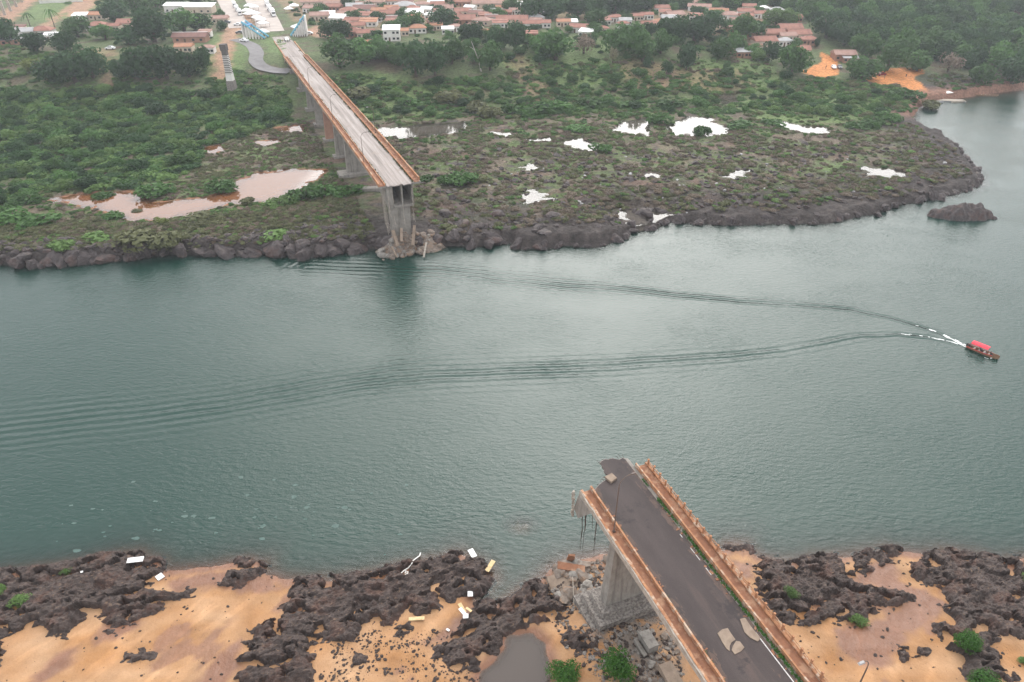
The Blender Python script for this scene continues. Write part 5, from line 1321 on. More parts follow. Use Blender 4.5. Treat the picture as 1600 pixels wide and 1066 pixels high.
house(278, 14, 32, WR, wp, .0, 'shed', 'left half of the long white-roofed warehouse behind the trees', 'warehouse sheds', 4.5)
house(314, 15, 40, WR, cw, .0, 'shed', 'right half of the long white-roofed warehouse behind the trees', 'warehouse sheds', 4.2)
house(1316, 88, 30, T2, bw, -.05, 'gable', 'brick house with an open metal veranda beside the clay lot', 'lone houses', 3.2)
house(1326, 92, 22, GR, bw, -.05, 'shed', 'open grey metal veranda roof in front of the brick house', 'lone houses', 2.6)
# long white wall across the field and fence poles at the top left corner
a, b = hit1(62, 6), hit1(130, 3); c = (a + b) / 2
m = MB(); m.box((0, 0, 1.0), (float(np.hypot(*(b - a)[:2])), .4, 2.4)); tag(m.build('boundary_wall', M['white_wall'], None, tuple(c), math.atan2(b[1] - a[1], b[0] - a[0])), 'long white boundary wall across the grass field top left', 'wall')
for i, (x, y) in enumerate(((8, 24), (17, 18), (26, 11), (35, 4))):
    p = hit1(x, y); m = MB(); m.box((0, 0, 7), (1.6, 1.2, 15), taper=.9); m.box((0, 0, 14.6), (3.2, 1.4, 1.0))
    tag(m.build('concrete_pylon', M['pale_concrete'], None, tuple(p), .3), 'tall pale concrete pylon in the top left corner, %s' % ordinal(i, 4), 'pylon', 'pylons in the top left corner')

# --- the old striped stack
p = hit1(364, 143); st = empty('striped_stack', tuple(p)); tag(st, 'tall tapering stack with white bands and dark top beside the side road', 'tower')
k_ = px_m(p); Hh = 62 * k_ * 1.12
m = MB(); m.box((0, 0, Hh * .12 - .5), (3.6, 3.6, Hh * .24 + 1), taper=.92); m.build('masonry_base', M['stone_grey'], st)
m = MB(); m.box((0, 0, Hh * .31), (3.0, 3.0, Hh * .15), taper=.93); m.build('white_plinth', M['white_wall'], st)
m = MB(); m.box((0, 0, Hh * .62), (2.6, 2.6, Hh * .50), taper=.85); m.build('shaft', M['brick_dark'], st)
for q in range(11):
    z = Hh * (.40 + .036 * q); w_ = 2.72 - .034 * q
    m = MB(); m.box((0, 0, z), (w_, w_, Hh * .014)); m.build('white_band', M['white_wall'], st)
m = MB(); m.box((0, 0, Hh * .93), (2.8, 2.8, Hh * .13)); m.build('dark_top', M['brick_dark'], st)

# --- the two gate monuments: sloping blue beams on white fins
def monument(x, y, w_px, h_px, ang, flip, label):
    p = hit1(x, y); k_ = px_m(p); w = w_px * k_; h = h_px * k_ * 1.1; o = empty('gate_monument', tuple(p), ang); tag(o, label, 'monument', 'gate monuments at the far bridge head')
    s_ = -1 if flip else 1; BLOCK.append((p[0], p[1], w * .6))
    for yy in (-2.6, 2.6):
        m = MB(); m.tube([(-s_ * w * .5, yy, h), (s_ * w * .5, yy, .6)], .6, 4); m.build('sloping_beam', M['blue'], o)
        for q in range(7):
            f_ = q / 7; hx = h * (1 - f_) * .98
            m = MB(); m.box((-s_ * w * (.5 - f_ * 1.0), yy, hx / 2), (.55, .8, hx)); m.build('white_fin', M['white_wall'], o)
    m = MB(); m.box((-s_ * w * .35, 0, h * .80), (w * .35, 5.0, .6)); m.build('upper_roof', M['dblue'], o)
    m = MB(); m.box((-s_ * w * .5, 0, h * .5), (.8, 5.4, h)); m.build('tall_end_wall', M['white_wall'], o)
    return o
monument(401, 60, 34, 22, R(-6), False, 'left gate monument with sloping turquoise beam on white fins')
monument(468, 56, 24, 26, R(8), True, 'right gate monument with tall blue frame and white fins')
# white canopies between the streets
rr = random.Random(55)
tl = sorted([(386, 20), (391, 25), (398, 24), (403, 31), (409, 34), (412, 40), (398, 14), (390, 12), (412, 54), (466, 46), (452, 17), (460, 12)])
for i, (x, y) in enumerate(tl):
    p = hit1(x, y + 3); o = empty('canopy_tent', tuple(p), rr.uniform(0, 1)); tag(o, 'white canopy tent at the far bridge head, %s' % ordinal(i, len(tl)), 'tent', 'white tents at the bridge head')
    s_ = rr.uniform(5.0, 7.0)
    m = MB(); m.add([(-s_ / 2, -s_ / 2, 2.6), (s_ / 2, -s_ / 2, 2.6), (s_ / 2, s_ / 2, 2.6), (-s_ / 2, s_ / 2, 2.6), (0, 0, 4.2), (-s_ / 2, -s_ / 2, 2.3), (s_ / 2, -s_ / 2, 2.3), (s_ / 2, s_ / 2, 2.3), (-s_ / 2, s_ / 2, 2.3)], [(0, 1, 4), (1, 2, 4), (2, 3, 4), (3, 0, 4), (0, 5, 6, 1), (1, 6, 7, 2), (2, 7, 8, 3), (3, 8, 5, 0)]); m.build('canopy', M['white_roof'], o)
    for xx in (-1, 1):
        for yy in (-1, 1):
            m = MB(); m.tube([(xx * s_ * .47, yy * s_ * .47, -.3), (xx * s_ * .47, yy * s_ * .47, 2.5)], .07, 5); m.build('pole', M['lamp_metal'], o)

# --- vehicles
def car(mat, kind='car'):
    o = empty('parked_car')
    L_, W_ = 4.4, 1.75
    prof = [(-2.2, .35), (-2.2, .85), (-1.75, .98), (-1.15, 1.02), (-.55, 1.48), (.95, 1.5), (1.7, 1.02), (2.15, .95), (2.2, .35)]
    if kind == 'pickup': prof = [(-2.5, .4), (-2.5, .95), (-1.9, 1.08), (-1.2, 1.12), (-.6, 1.7), (.6, 1.7), (.75, 1.1), (2.6, 1.1), (2.6, .4)]
    m = MB(); n = len(prof)
    vs = [(x, -W_ / 2 * (1 if z < 1.1 else .86), z) for x, z in prof] + [(x, W_ / 2 * (1 if z < 1.1 else .86), z) for x, z in prof]
    m.add(vs, [tuple(range(n)), tuple(range(2 * n - 1, n - 1, -1))] + [(i, n + i, n + (i + 1) % n, (i + 1) % n) for i in range(n)]); m.build('body', mat, o)
    zt = prof[4][1]
    m = MB(); m.add([(prof[3][0] + .1, -.7, 1.08), (prof[3][0] + .1, .7, 1.08), (prof[4][0] - .06, .68, zt - .04), (prof[4][0] - .06, -.68, zt - .04)], [(0, 1, 2, 3)]); m.build('windscreen', M['glass'], o)
    for yy in (-1, 1):
        m = MB(); m.box((.1 if kind == 'car' else 0, yy * .83, 1.25), (1.5 if kind == 'car' else 1.0, .06, .34)); m.build('side_window', M['glass'], o)
    for xx in (-1.4, 1.4):
        for yy in (-.8, .8):
            m = MB(); m.tube([(xx, yy - .12, .33), (xx, yy + .12, .33)], .33, 12); m.build('wheel', M['tyre'], o)
    for yy in (-.6, .6):
        m = MB(); m.box((prof[0][0] - .01, yy, .75), (.06, .35, .16)); m.build('headlight', M['white_roof'], o)
    return o
def truck():
    o = empty('parked_truck')
    m = MB(); m.box((-5.6, 0, 1.7), (2.3, 2.5, 2.7), taper=.92); m.build('cab', M['car_white'], o)
    m = MB(); m.box((-6.72, 0, 2.2), (.1, 2.1, .9)); m.build('windscreen', M['glass'], o)
    m = MB(); m.box((1.2, 0, 2.45), (10.6, 2.55, 2.7)); m.build('trailer', M['white_roof'], o)
    for xx in (-5.6, -2.6, 3.6, 5.0):
        for yy in (-1.1, 1.1):
            m = MB(); m.tube([(xx, yy - .15, .5), (xx, yy + .15, .5)], .5, 12); m.build('wheel', M['tyre'], o)
    return o
CARS = {'w': car(M['car_white']), 'r': car(M['car_red']), 'g': car(M['car_grey']), 'p': car(M['car_white'], 'pickup')}
USED = set()
TRK = truck(); used_t = [0]
def put_car(k_, x, y, rz, label, zover=None):
    o = CARS[k_] if k_ not in USED else copy_tree(CARS[k_]); USED.add(k_)
    p = hit1(x, y); z = zover if zover is not None else float(GZ([p[0]], [p[1]])[0]) + .15
    o.location = (p[0], p[1], z); o.rotation_euler = (0, 0, rz); o.scale = (1.1,) * 3; tag(o, label, 'car', 'vehicles in the town'); return o
put_car('p', 382, 66, R(-30), 'white pickup turning on the side road left of the bridge head')
put_car('g', 375, 53, R(5), 'dark grey car parked left of the turquoise monument')
put_car('w', 372, 41, R(5), 'white car at the foot of the left dusty street')
put_car('g', 355, 37, R(5), 'grey car on the red dirt below the left street')
put_car('w', 173, 78, R(5), 'white car in the red dirt plot between the tree clumps')
put_car('w', 1302, 108, R(80), 'white car on the orange clay lot beside the brick house')
put_car('g', 1311, 108, R(80), 'grey car behind the white one on the clay lot')
put_car('r', 1376, 120, R(10), 'dark red car at the top edge of the clay landing')
put_car('w', 483, 55, R(10), 'white car right of the blue monument')
w_ = to_world(AZ_F, 7.5, SEND + 46); o = copy_tree(CARS['w']); o.location = (w_[0], w_[1], 16.12); o.rotation_euler = (0, 0, R(90) - AZ_F); tag(o, 'white car stopped on the road where the far bridge begins', 'car', 'vehicles in the town')
for i, (x, y) in enumerate(((418, 10), (422, 18), (427, 25))):
    o = TRK if i == 0 else copy_tree(TRK); p = hit1(x, y); o.location = (p[0], p[1], float(GZ([p[0]], [p[1]])[0]) + .2); o.rotation_euler = (0, 0, R(112)); tag(o, 'white truck queuing on the main street, %s' % ['farthest back', 'middle of three', 'nearest the bridge'][i], 'truck', 'trucks queuing on the main street')
for i, (x, y) in enumerate(((367, 12), (371, 18), (375, 24))):
    o = copy_tree(TRK); p = hit1(x, y); o.location = (p[0], p[1], float(GZ([p[0]], [p[1]])[0]) + .2); o.rotation_euler = (0, 0, R(112)); o.scale = (.7, .9, .9); tag(o, 'white truck beside the left dusty street, %s' % ['farthest back', 'middle of three', 'nearest the tents'][i], 'truck', 'trucks beside the left street')

# ================================================================== SCATTERED GROWTH
rg = np.random.default_rng(33)
def grow(name, poly, n, kinds, hmin, hmax, wr, label, pond_mg=-.8, thresh=None, sc=12, seed=0, clump=0.0, shrink=None):
    q = sample_px(poly, n, rg)
    nz_ = fbm(q[:, 0] / sc, q[:, 1] / sc, 3, seed)
    ok = not_in_ponds(q, pond_mg) & off_bridge(q, 4 if hmax < 2 else 8) & clear_ok(q)
    if thresh is not None: ok &= nz_ + .25 * rg.normal(size=len(q)) > thresh
    q = q[ok]; nz_ = nz_[ok]; n = len(q)
    z = GZ(q[:, 0], q[:, 1]); ok = z > .8; q = q[ok]; z = z[ok]; nz_ = nz_[ok]; n = len(q)
    h = hmin + (hmax - hmin) * np.clip(rg.random(n) ** 1.7 + clump * nz_, 0, 1.2)
    w = h * rg.uniform(*wr, n)
    protos = [me for k_ in kinds for me in k_]
    # neighbours tend to be of one kind
    f_ = np.clip(.5 + .7 * fbm(q[:, 0] / 18, q[:, 1] / 13, 3, seed + 40) + .25 * rg.normal(size=n), 0, .999)
    pid = (f_ * len(protos)).astype(int)
    gn_scatter(name, np.stack([q[:, 0], q[:, 1], z - .05 * h], -1), np.stack([w, w * rg.uniform(.8, 1.2, n), h], -1), np.stack([np.zeros(n), np.zeros(n), rg.random(n) * 6.28], -1), pid, protos, label)
Bd, Bm, Bl, Bo, Bdry, Bg, By = BUSH['dark'], BUSH['mid'], BUSH['light'], BUSH['olive'], BUSH['dry'], BUSH['green'], BUSH['yellow']
TC = [c for c, _ in TREE['mid']] + [c for c, _ in TREE['dark']]
def round_bushes(poly, cnt, hmin, hmax, meshes, label, cat, group, name, seed, sep=.8, tr=None):
    r_ = np.random.default_rng(seed); q = sample_px(poly, cnt * 6, r_)
    q = q[not_in_ponds(q, -3.0) & off_bridge(q, 9) & clear_ok(q)]; taken = []
    for x, y in q:
        h = hmin + (hmax - hmin) * r_.random() ** 1.4; w = h * r_.uniform(1.25, 1.7)
        if any((x - a) ** 2 + (y - b) ** 2 < (sep * .5 * (w + c)) ** 2 for a, b, c in taken): continue
        taken.append((x, y, w)); z = float(GZ([x], [y])[0])
        o = link(name, meshes[int(r_.integers(len(meshes)))], None, (x, y, z - .06 * h), float(r_.random() * 6.28)); o.scale = (w, w * r_.uniform(.85, 1.15), h)
        tag(o, label, cat, group)
        if len(taken) >= cnt: break
MIX = [c for c, _ in TREE['dark'][:3]] + [c for c, _ in TREE['mid']] + [c for c, _ in TREE['light'][:2]]
round_bushes([(-60,140),(180,142),(350,150),(465,155),(465,182),(400,200),(330,228),(280,270),(160,292),(0,325),(-60,335)], 120, 3.6, 7.0, MIX, 'rounded bushy tree standing out of the thicket left of the far bridge', 'tree', 'bushy trees in the left thicket', 'bushy_tree', 401)
round_bushes([(490,122),(640,132),(760,122),(930,108),(1060,120),(1200,116),(1330,136),(1410,162),(1380,184),(1140,178),(980,180),(740,182),(540,180)], 110, 2.8, 6.0, MIX, 'rounded bushy tree in the green belt between ponds and town', 'tree', 'bushy trees between ponds and town', 'bushy_tree', 402)
round_bushes([(480,10),(860,2),(1240,6),(1262,84),(1180,96),(1000,96),(800,100),(690,106),(560,92),(505,66)], 130, 5.0, 9.0, MIX[:7], 'garden tree standing between the town roofs right of the main street', 'tree', 'garden trees between the roofs', 'garden_tree', 403, .6)
round_bushes([(660,265),(760,235),(960,240),(1300,225),(1450,235),(1400,290),(1150,325),(900,330),(720,320)], 60, .9, 2.2, [BUSH['mid'][0], BUSH['olive'][0], BUSH['olive'][1], BUSH['light'][0]], 'small green bush dotted over the brown rocky plain', 'bush', 'bushes dotted over the rocky plain', 'bush', 404)
grow('left_thicket', [(-90,135),(60,140),(180,138),(350,146),(470,150),(470,185),(420,200),(330,232),(290,275),(230,290),(165,298),(80,300),(0,335),(-90,350)], 4200, [Bd, Bm[:2], Bl, Bd[:1], Bm, Bl[:1]], 1.0, 4.2, (1.2, 2.0), 'dense green thicket covering the far bank left of the bridge', thresh=-.35, sc=16, seed=1, clump=.35)
grow('left_field_growth', [(-90,60),(30,75),(170,95),(330,100),(350,140),(180,140),(-90,140)], 1100, [Bm, Bl, Bo[:1]], 1.0, 3.2, (1.2, 2), 'green growth on the left bank between tree clumps', thresh=-.1, seed=2)
grow('stack_growth', [(330,140),(345,110),(420,112),(470,118),(490,170),(440,175)], 700, [Bm, Bl], 1.0, 3.4, (1.2, 1.9), 'bushy growth round the striped stack beside the bridge', thresh=-.25, seed=3)
grow('shore_scrub_left', [(-90,345),(70,342),(180,346),(330,340),(420,320),(520,300),(600,292),(660,300),(655,345),(600,355),(570,382),(300,395),(-90,410)], 7000, [Bo, Bo, Bdry, Bl[:1]], .35, 1.5, (1.2, 2.4), 'low olive scrub on the shore left of the far pier', seed=4, thresh=-.4, sc=8)
grow('flood_plain_scrub', [(560,195),(730,190),(1200,196),(1420,196),(1490,235),(1520,275),(1400,312),(1200,334),(1050,335),(940,352),(800,362),(690,370),(655,330),(640,290)], 17000, [Bdry, Bo, Bl[:1], Bdry, Bo, Bg[:1], Bdry[:1]], .25, 1.8, (1.2, 2.6), 'low brown and olive scrub on the rocky flood plain', seed=5, thresh=.02, sc=13)
grow('bridge_side_scrub', [(290,290),(300,255),(340,228),(400,205),(480,185),(545,235),(620,290),(560,310),(515,300),(510,258),(440,256),(370,275),(330,300)], 3600, [Bo, Bdry, Bl[:1]], .3, 1.4, (1.2, 2.4), 'low scrub on the flood plain beside the far piers', seed=6, thresh=-.2, sc=8)
grow('brown_pond_margin', [(50,330),(60,296),(160,286),(280,285),(360,266),(520,255),(540,285),(420,335),(300,352),(160,356)], 2600, [Bo, Bg, Bl, Bdry], .3, 1.4, (1.3, 2.4), 'grassy growth round the brown pond', seed=16, pond_mg=-1.2)
grow('pond_edge_growth', [(560,186),(740,180),(960,178),(1150,172),(1300,180),(1410,190),(1300,215),(1130,215),(950,222),(850,215),(720,225),(600,225)], 1900, [Bm, Bl, Bo, Bg], .5, 2.0, (1.3, 2.4), 'green growth round the pale ponds', seed=7, thresh=-.05, sc=10)
grow('middle_thicket', [(480,115),(560,118),(640,128),(760,118),(830,105),(930,100),(1010,118),(1060,118),(1200,112),(1330,132),(1420,160),(1405,188),(1300,186),(1140,178),(980,184),(740,186),(560,188),(500,170)], 3900, [Bl, Bm, Bg, Bo[:2]], .7, 3.0, (1.3, 2.1), 'green thicket between the ponds and the town', seed=8, thresh=-.22, sc=15, clump=.3)
grow('dirt_patch_growth', [(780,85),(860,95),(960,90),(1060,95),(1200,92),(1210,118),(1060,122),(900,120),(800,128)], 520, [Bo, Bl, Bdry, Bm[:1]], .5, 2.6, (1.2, 2), 'scattered scrub on the bare ground below the town', seed=17, thresh=-.15, sc=8)
grow('town_greenery', [(440,6),(1240,2),(1260,80),(1160,92),(1000,95),(800,105),(690,112),(560,95),(500,70)], 900, [Bm, Bd, Bm], 2.0, 5.5, (1.0, 1.6), 'garden trees and bushes between the town roofs', seed=9, thresh=.0, sc=18)
grow('left_town_greenery', [(90,0),(340,0),(340,60),(180,70),(120,60)], 260, [Bm, Bd], 2.0, 5.0, (1.0, 1.6), 'garden bushes between the roofs at the top left', seed=10, thresh=-.05, sc=18)
grow('far_wood', [(1250,-4),(1640,-8),(1660,120),(1560,116),(1440,98),(1370,84),(1300,56),(1255,36)], 520, [TC], 9, 15, (.9, 1.25), 'dense hazy wood filling the upper right corner', seed=11, sc=20)
grow('far_wood_behind_town', [(830,-8),(1250,-8),(1250,20),(1180,22),(1100,12),(1040,16),(930,22),(840,24)], 170, [TC], 9, 14, (.9, 1.25), 'dark wood behind the town at the top centre', seed=12, sc=20)
grow('far_wood_top_left', [(130,-10),(330,-10),(330,6),(250,14),(180,16)], 60, [TC], 8, 12, (.9, 1.25), 'hazy trees along the top left', seed=13, sc=20)
grow('landing_growth', [(1250,120),(1340,128),(1400,136),(1440,150),(1425,185),(1330,150),(1240,135)], 500, [Bm, Bl, Bo], .8, 2.8, (1.2, 2), 'green growth below the clay landing', seed=14, thresh=-.25)
grow('landing_bank_growth', [(1450,118),(1540,118),(1600,124),(1600,132),(1520,140),(1480,145),(1455,132)], 300, [Bm, Bo, Bdry], .6, 2.4, (1.2, 2), 'scrub on the bank right of the clay ramp', seed=15, thresh=-.3)
# loose rocks on the rocky flood plain, stones on the near sand
def stones(name, poly, n, protos, smin, smax, label, thresh, sc, seed, mask=None):
    q = sample_px(poly, n, rg); nz_ = fbm(q[:, 0] / sc, q[:, 1] / sc, 3, seed)
    ok = nz_ + .15 * rg.normal(size=n) > thresh
    if mask is not None: ok &= mask(q)
    q = q[ok]; z = GZ(q[:, 0], q[:, 1]); q = q[z > -.3]; z = z[z > -.3]; n = len(q)
    s = smin + (smax - smin) * rg.random(n) ** 4.5
    gn_scatter(name, np.stack([q[:, 0], q[:, 1], z + .05 * s], -1), np.stack([s * 1.3, s, s * .6], -1), np.stack([rg.normal(size=n) * .3, rg.normal(size=n) * .3, rg.random(n) * 6.28], -1), rg.integers(0, len(protos), n), protos, label)
CH_PALE = [with_mat(c, M['grey_roof']) for c in CH[:3]]
pondmask = lambda q: not_in_ponds(q, -.3) & off_bridge(q, 2)
stones('loose_rocks', [(640,300),(760,230),(960,235),(1300,225),(1480,235),(1525,285),(1400,318),(1150,345),(1050,345),(960,372),(800,378),(680,385)], 4200, CH_RF, .15, 1.5, 'dark loose rocks strewn over the far rocky plain', -.05, 9, 61, pondmask)
stones('loose_rocks_left', [(-50,380),(300,375),(560,350),(600,380),(560,392),(300,398),(-50,415)], 1500, CH_RF, .3, 1.5, 'dark loose rocks above the far water line at the left', -.1, 7, 62)
stones('pale_stones', [(660,260),(1450,225),(1500,280),(1200,330),(800,340),(680,340)], 420, CH_PALE, .2, .8, 'pale stones and puddle rims on the far rocky plain', .15, 7, 63, pondmask)
nearmask = lambda q: poly_sd(POOL_W, q[:, 0], q[:, 1]) < .2
stones('sand_stones', [(560,985),(690,985),(745,1035),(760,1090),(500,1090),(500,1015)], 1700, CH_RK, .04, .30, 'small dark stones scattered on the near sand', -.12, 3, 64, nearmask)
stones('sand_stones_left', [(0,880),(420,880),(480,1000),(380,1085),(0,1085)], 800, CH_RK, .04, .28, 'small dark stones on the left part of the near sand', .12, 3, 65)
stones('sand_stones_right', [(1150,860),(1620,860),(1620,1085),(1280,1085)], 1500, CH_RK, .04, .34, 'small dark stones on the right part of the near sand', .1, 3.2, 66)
CH_SM = [with_mat(c, M['stone_grey']) for c in CH[:3]] + [with_mat(c, M['rubble_concrete']) for c in CH[3:5]] + CH_RK[:3]
stones('bridge_gravel', [(850,900),(960,870),(1000,880),(1090,1085),(960,1085),(880,1010),(860,960)], 5200, CH_SM, .06, .42, 'grey gravel and broken stone round the near pier', -.15, 3.2, 67, nearmask)
#@@NEXT

# ================================================================== BOATS, PEOPLE, DEBRIS
def person_mesh(name, shirt, trousers, pose='stand'):
    me = bpy.data.meshes.new(name)
    if pose == 'stand':
        J = [(0,0,.95),(0,0,1.15),(0,0,1.38),(0,0,1.50),(0,.01,1.62),(0,.01,1.72),(.10,0,.90),(.11,.02,.50),(.11,0,.08),(.11,-.12,.04),(-.10,0,.90),(-.11,.02,.50),(-.11,0,.08),(-.11,-.12,.04),(.19,0,1.38),(.25,.02,1.10),(.24,-.06,.85),(.24,-.08,.77),(-.19,0,1.38),(-.25,.02,1.10),(-.24,-.06,.85),(-.24,-.08,.77)]
    else:
        J = [(0,0,.45),(0,.02,.65),(0,.04,.88),(0,.04,1.0),(0,.03,1.12),(0,.03,1.22),(.10,-.02,.45),(.12,-.42,.48),(.12,-.42,.08),(.12,-.54,.04),(-.10,-.02,.45),(-.12,-.42,.48),(-.12,-.42,.08),(-.12,-.54,.04),(.19,.04,.88),(.25,-.02,.62),(.16,-.25,.56),(.14,-.33,.54),(-.19,.04,.88),(-.25,-.02,.62),(-.16,-.25,.56),(-.14,-.33,.54)]
    E_ = [(0,1),(1,2),(2,3),(3,4),(4,5),(0,6),(6,7),(7,8),(8,9),(0,10),(10,11),(11,12),(12,13),(2,14),(14,15),(15,16),(16,17),(2,18),(18,19),(19,20),(20,21)]
    rad = [.15,.14,.16,.06,.10,.085,.10,.07,.05,.045,.10,.07,.05,.045,.065,.05,.04,.045,.065,.05,.04,.045]
    me.from_pydata(J, E_, [])
    sv = me.skin_vertices[0].data if me.skin_vertices else None
    mt, nt, b = newmat(name + '_clothes')
    tc = N(nt, 'ShaderNodeTexCoord'); sx = N(nt, 'ShaderNodeSeparateXYZ'); nt.links.new(tc.outputs['Object'], sx.inputs[0])
    mr = N(nt, 'ShaderNodeMath', operation='DIVIDE'); mr.inputs[1].default_value = 1.8; nt.links.new(sx.outputs['Z'], mr.inputs[0])
    cut = .52 if pose == 'stand' else .30; nk = .80 if pose == 'stand' else .56; hr = .93 if pose == 'stand' else .655
    c = ramp(nt, mr.outputs[0], [(0, trousers), (cut, shirt), (nk, (.22, .11, .07)), (hr, (.015, .012, .01))])
    for nd in nt.nodes:
        if nd.type == 'VALTORGB': nd.color_ramp.interpolation = 'CONSTANT'
    nt.links.new(c, b.inputs['Base Color']); b.inputs['Roughness'].default_value = .8
    me.materials.append(mt)
    return me, rad
def person(loc, rz, label, shirt, trousers, pose='stand', group=None):
    me, rad = person_mesh('person', shirt, trousers, pose)
    o = link('person', me, None, loc, rz); sk = o.modifiers.new('skin', 'SKIN'); sub = o.modifiers.new('sub', 'SUBSURF'); sub.levels = 1; sub.render_levels = 1
    if not me.skin_vertices:
        pass
    for v, r_ in zip(me.skin_vertices[0].data, rad): v.radius = (r_, r_)
    me.skin_vertices[0].data[0].use_root = True
    tag(o, label, 'person', group); return o
def on_ground(x, y): p = hit1(x, y); return (p[0], p[1], float(GZ([p[0]], [p[1]])[0]))
person(on_ground(1290, 108), .4, 'person in dark clothes standing on the orange clay lot by the house', (.03, .03, .035), (.05, .05, .06))
person(on_ground(1381, 126), 1.2, 'person in a grey shirt on the left part of the clay landing', (.15, .15, .16), (.03, .03, .04))
person(on_ground(1415, 122), 2.2, 'person in dark clothes at the middle of the clay landing', (.05, .03, .03), (.04, .05, .08))
w_ = to_world(AZ_F, 4.6, SEND + 40)
for i in range(6):
    w_ = to_world(AZ_F, 2.2 + 1.25 * i, SEND + 40 + .6 * (i % 2)); person((w_[0], w_[1], 16.12), i * .9, 'person standing in line across the road at the far bridge head, %s' % ordinal(i, 6), [(.4, .38, .36), (.05, .06, .12), (.3, .05, .04), (.05, .05, .05), (.45, .4, .2), (.1, .2, .1)][i], (.04, .045, .07), 'stand', 'people at the bridge head')

# --- the boat with the red canopy
bp = P(1535, 552); ang = math.atan2(*(P(1557, 561) - P(1512, 543))[::-1])
bo = empty('river_boat', (bp[0], bp[1], 0), ang); tag(bo, 'small wooden passenger boat with red canopy crossing the river', 'boat')
def hull(L_, W_, H_, mat, name, par, sheer=.35, x0=0):
    m = MB(); n = 13; vs = []
    for i in range(n):
        f_ = i / (n - 1); x = -L_ / 2 + L_ * f_ + x0; b_ = W_ / 2 * (min(1, .72 + .9 * f_) if f_ < .32 else 1.0 if f_ < .55 else math.sqrt(max(0, 1 - ((f_ - .55) / .452) ** 2)))
        zt = H_ + sheer * max(0, (f_ - .5) / .5) ** 2; b_ = max(b_, .06)
        kz = -.18 + .3 * max(0, (f_ - .75) / .25) ** 2
        vs += [(x, -b_, zt), (x, -b_ * .72, kz + .05), (x, 0, kz), (x, b_ * .72, kz + .05), (x, b_, zt), (x, b_ * .86, zt - .02), (x, b_ * .6, .12), (x, -b_ * .6, .12), (x, -b_ * .86, zt - .02)]
    fs_ = []
    for i in range(n - 1):
        for k_ in range(9): fs_.append((i * 9 + k_, (i + 1) * 9 + k_, (i + 1) * 9 + (k_ + 1) % 9, i * 9 + (k_ + 1) % 9))
    fs_ += [tuple(range(9)), tuple((n - 1) * 9 + k_ for k_ in range(8, -1, -1))]
    m.add(vs, fs_); return m.build(name, mat, par)
hull(6.6, 1.5, .55, M['wood'], 'hull', bo)
m = MB(); m.tube([(-3.3, -.76, .5), (-1, -.78, .5), (.5, -.76, .52), (2, -.6, .62)], .05, 5); m.tube([(-3.3, .76, .5), (-1, .78, .5), (.5, .76, .52), (2, .6, .62)], .05, 5); m.build('gunwale', M['red'], bo)
m = MB()
vs = []
for i in range(7):
    a = -1 + 2 * i / 6
    for x in (-2.6, .9): vs.append((x, a * .95, 1.95 - .22 * a * a))
for i in range(7):
    a = -1 + 2 * i / 6
    for x in (-2.6, .9): vs.append((x, a * .95, 1.88 - .22 * a * a))
fs_ = [(2 * i, 2 * i + 1, 2 * i + 3, 2 * i + 2) for i in range(6)] + [(14 + 2 * i + 2, 14 + 2 * i + 3, 14 + 2 * i + 1, 14 + 2 * i) for i in range(6)] + [(0, 14, 15, 1), (12, 13, 27, 26)]
m.add(vs, fs_); m.build('canopy', M['red'], bo)
for x in (-2.5, -.8, .8):
    for yy in (-.72, .72):
        m = MB(); m.tube([(x, yy, .5), (x, yy * 1.15, 1.8)], .035, 5); m.build('canopy_post', M['lamp_metal'], bo)
for x in (-1.8, -.8, .2, 1.2): m = MB(); m.box((x, 0, .42), (.35, 1.2, .06)); m.build('bench', M['pale_wood'], bo)
m = MB(); m.box((-3.35, 0, .6), (.35, .4, .55)); m.tube([(-3.4, 0, .3), (-3.7, 0, -.3)], .06, 5); m.build('outboard_motor', M['tyre'], bo)
ca, sa = math.cos(ang), math.sin(ang)
def inboat(x, y): return (bp[0] + ca * x - sa * y, bp[1] + sa * x + ca * y, -.02)
for i, (x, y, c_) in enumerate(((1.45, .15, (.02, .02, .02)), (.35, -.3, (.62, .6, .58)), (-.7, .25, (.06, .06, .1)), (-2.9, 0, (.03, .03, .03)))):
    person(inboat(x, y), ang + R(90), ['person in black sitting near the bow of the red boat', 'person in a white shirt sitting under the front of the red canopy', 'person in dark blue sitting under the red canopy', 'person in black steering at the stern of the red boat'][i], c_, (.04, .04, .05), 'sit', 'people in the red boat')
# foam behind and at the bow
def foam_ribbon(px, w0, w1, label, seed):
    p = W(px, 0.0); rr_ = random.Random(seed); m = MB()
    L_ = np.concatenate([[0], np.cumsum(np.hypot(*np.diff(p, axis=0).T))]); T_ = L_[-1]; s0 = 0
    while s0 < T_:
        ln = rr_.uniform(.4, 1.2); f_ = s0 / T_; c = np.array([np.interp(s0, L_, p[:, 0]), np.interp(s0, L_, p[:, 1])]); e = np.array([np.interp(min(T_, s0 + ln), L_, p[:, 0]), np.interp(min(T_, s0 + ln), L_, p[:, 1])])
        d = e - c; nn = np.array([-d[1], d[0]]) / (np.hypot(*d) + 1e-6); w_ = (w0 + (w1 - w0) * f_) * rr_.uniform(.5, 1.2); off = nn * rr_.uniform(-.25, .25)
        if rr_.random() > f_ * .75: m.add([(*(c + off - nn * w_ / 2), .05), (*(c + off + nn * w_ / 2), .05), (*(e + off + nn * w_ * .4), .06), (*(e + off - nn * w_ * .4), .06)], [(0, 1, 2, 3)])
        s0 += ln * .8
    tag(m.build('wake_foam', M['foam'], None), label, None, None, 'stuff')
foam_ribbon([(1513,543),(1490,531),(1468,521),(1445,512),(1430,508)], 1.1, .35, 'white foam streak trailing behind the red boat', 3)
foam_ribbon([(1513,543),(1490,535),(1462,529),(1430,524),(1400,521)], .55, .15, 'thin lower foam line behind the red boat', 4)
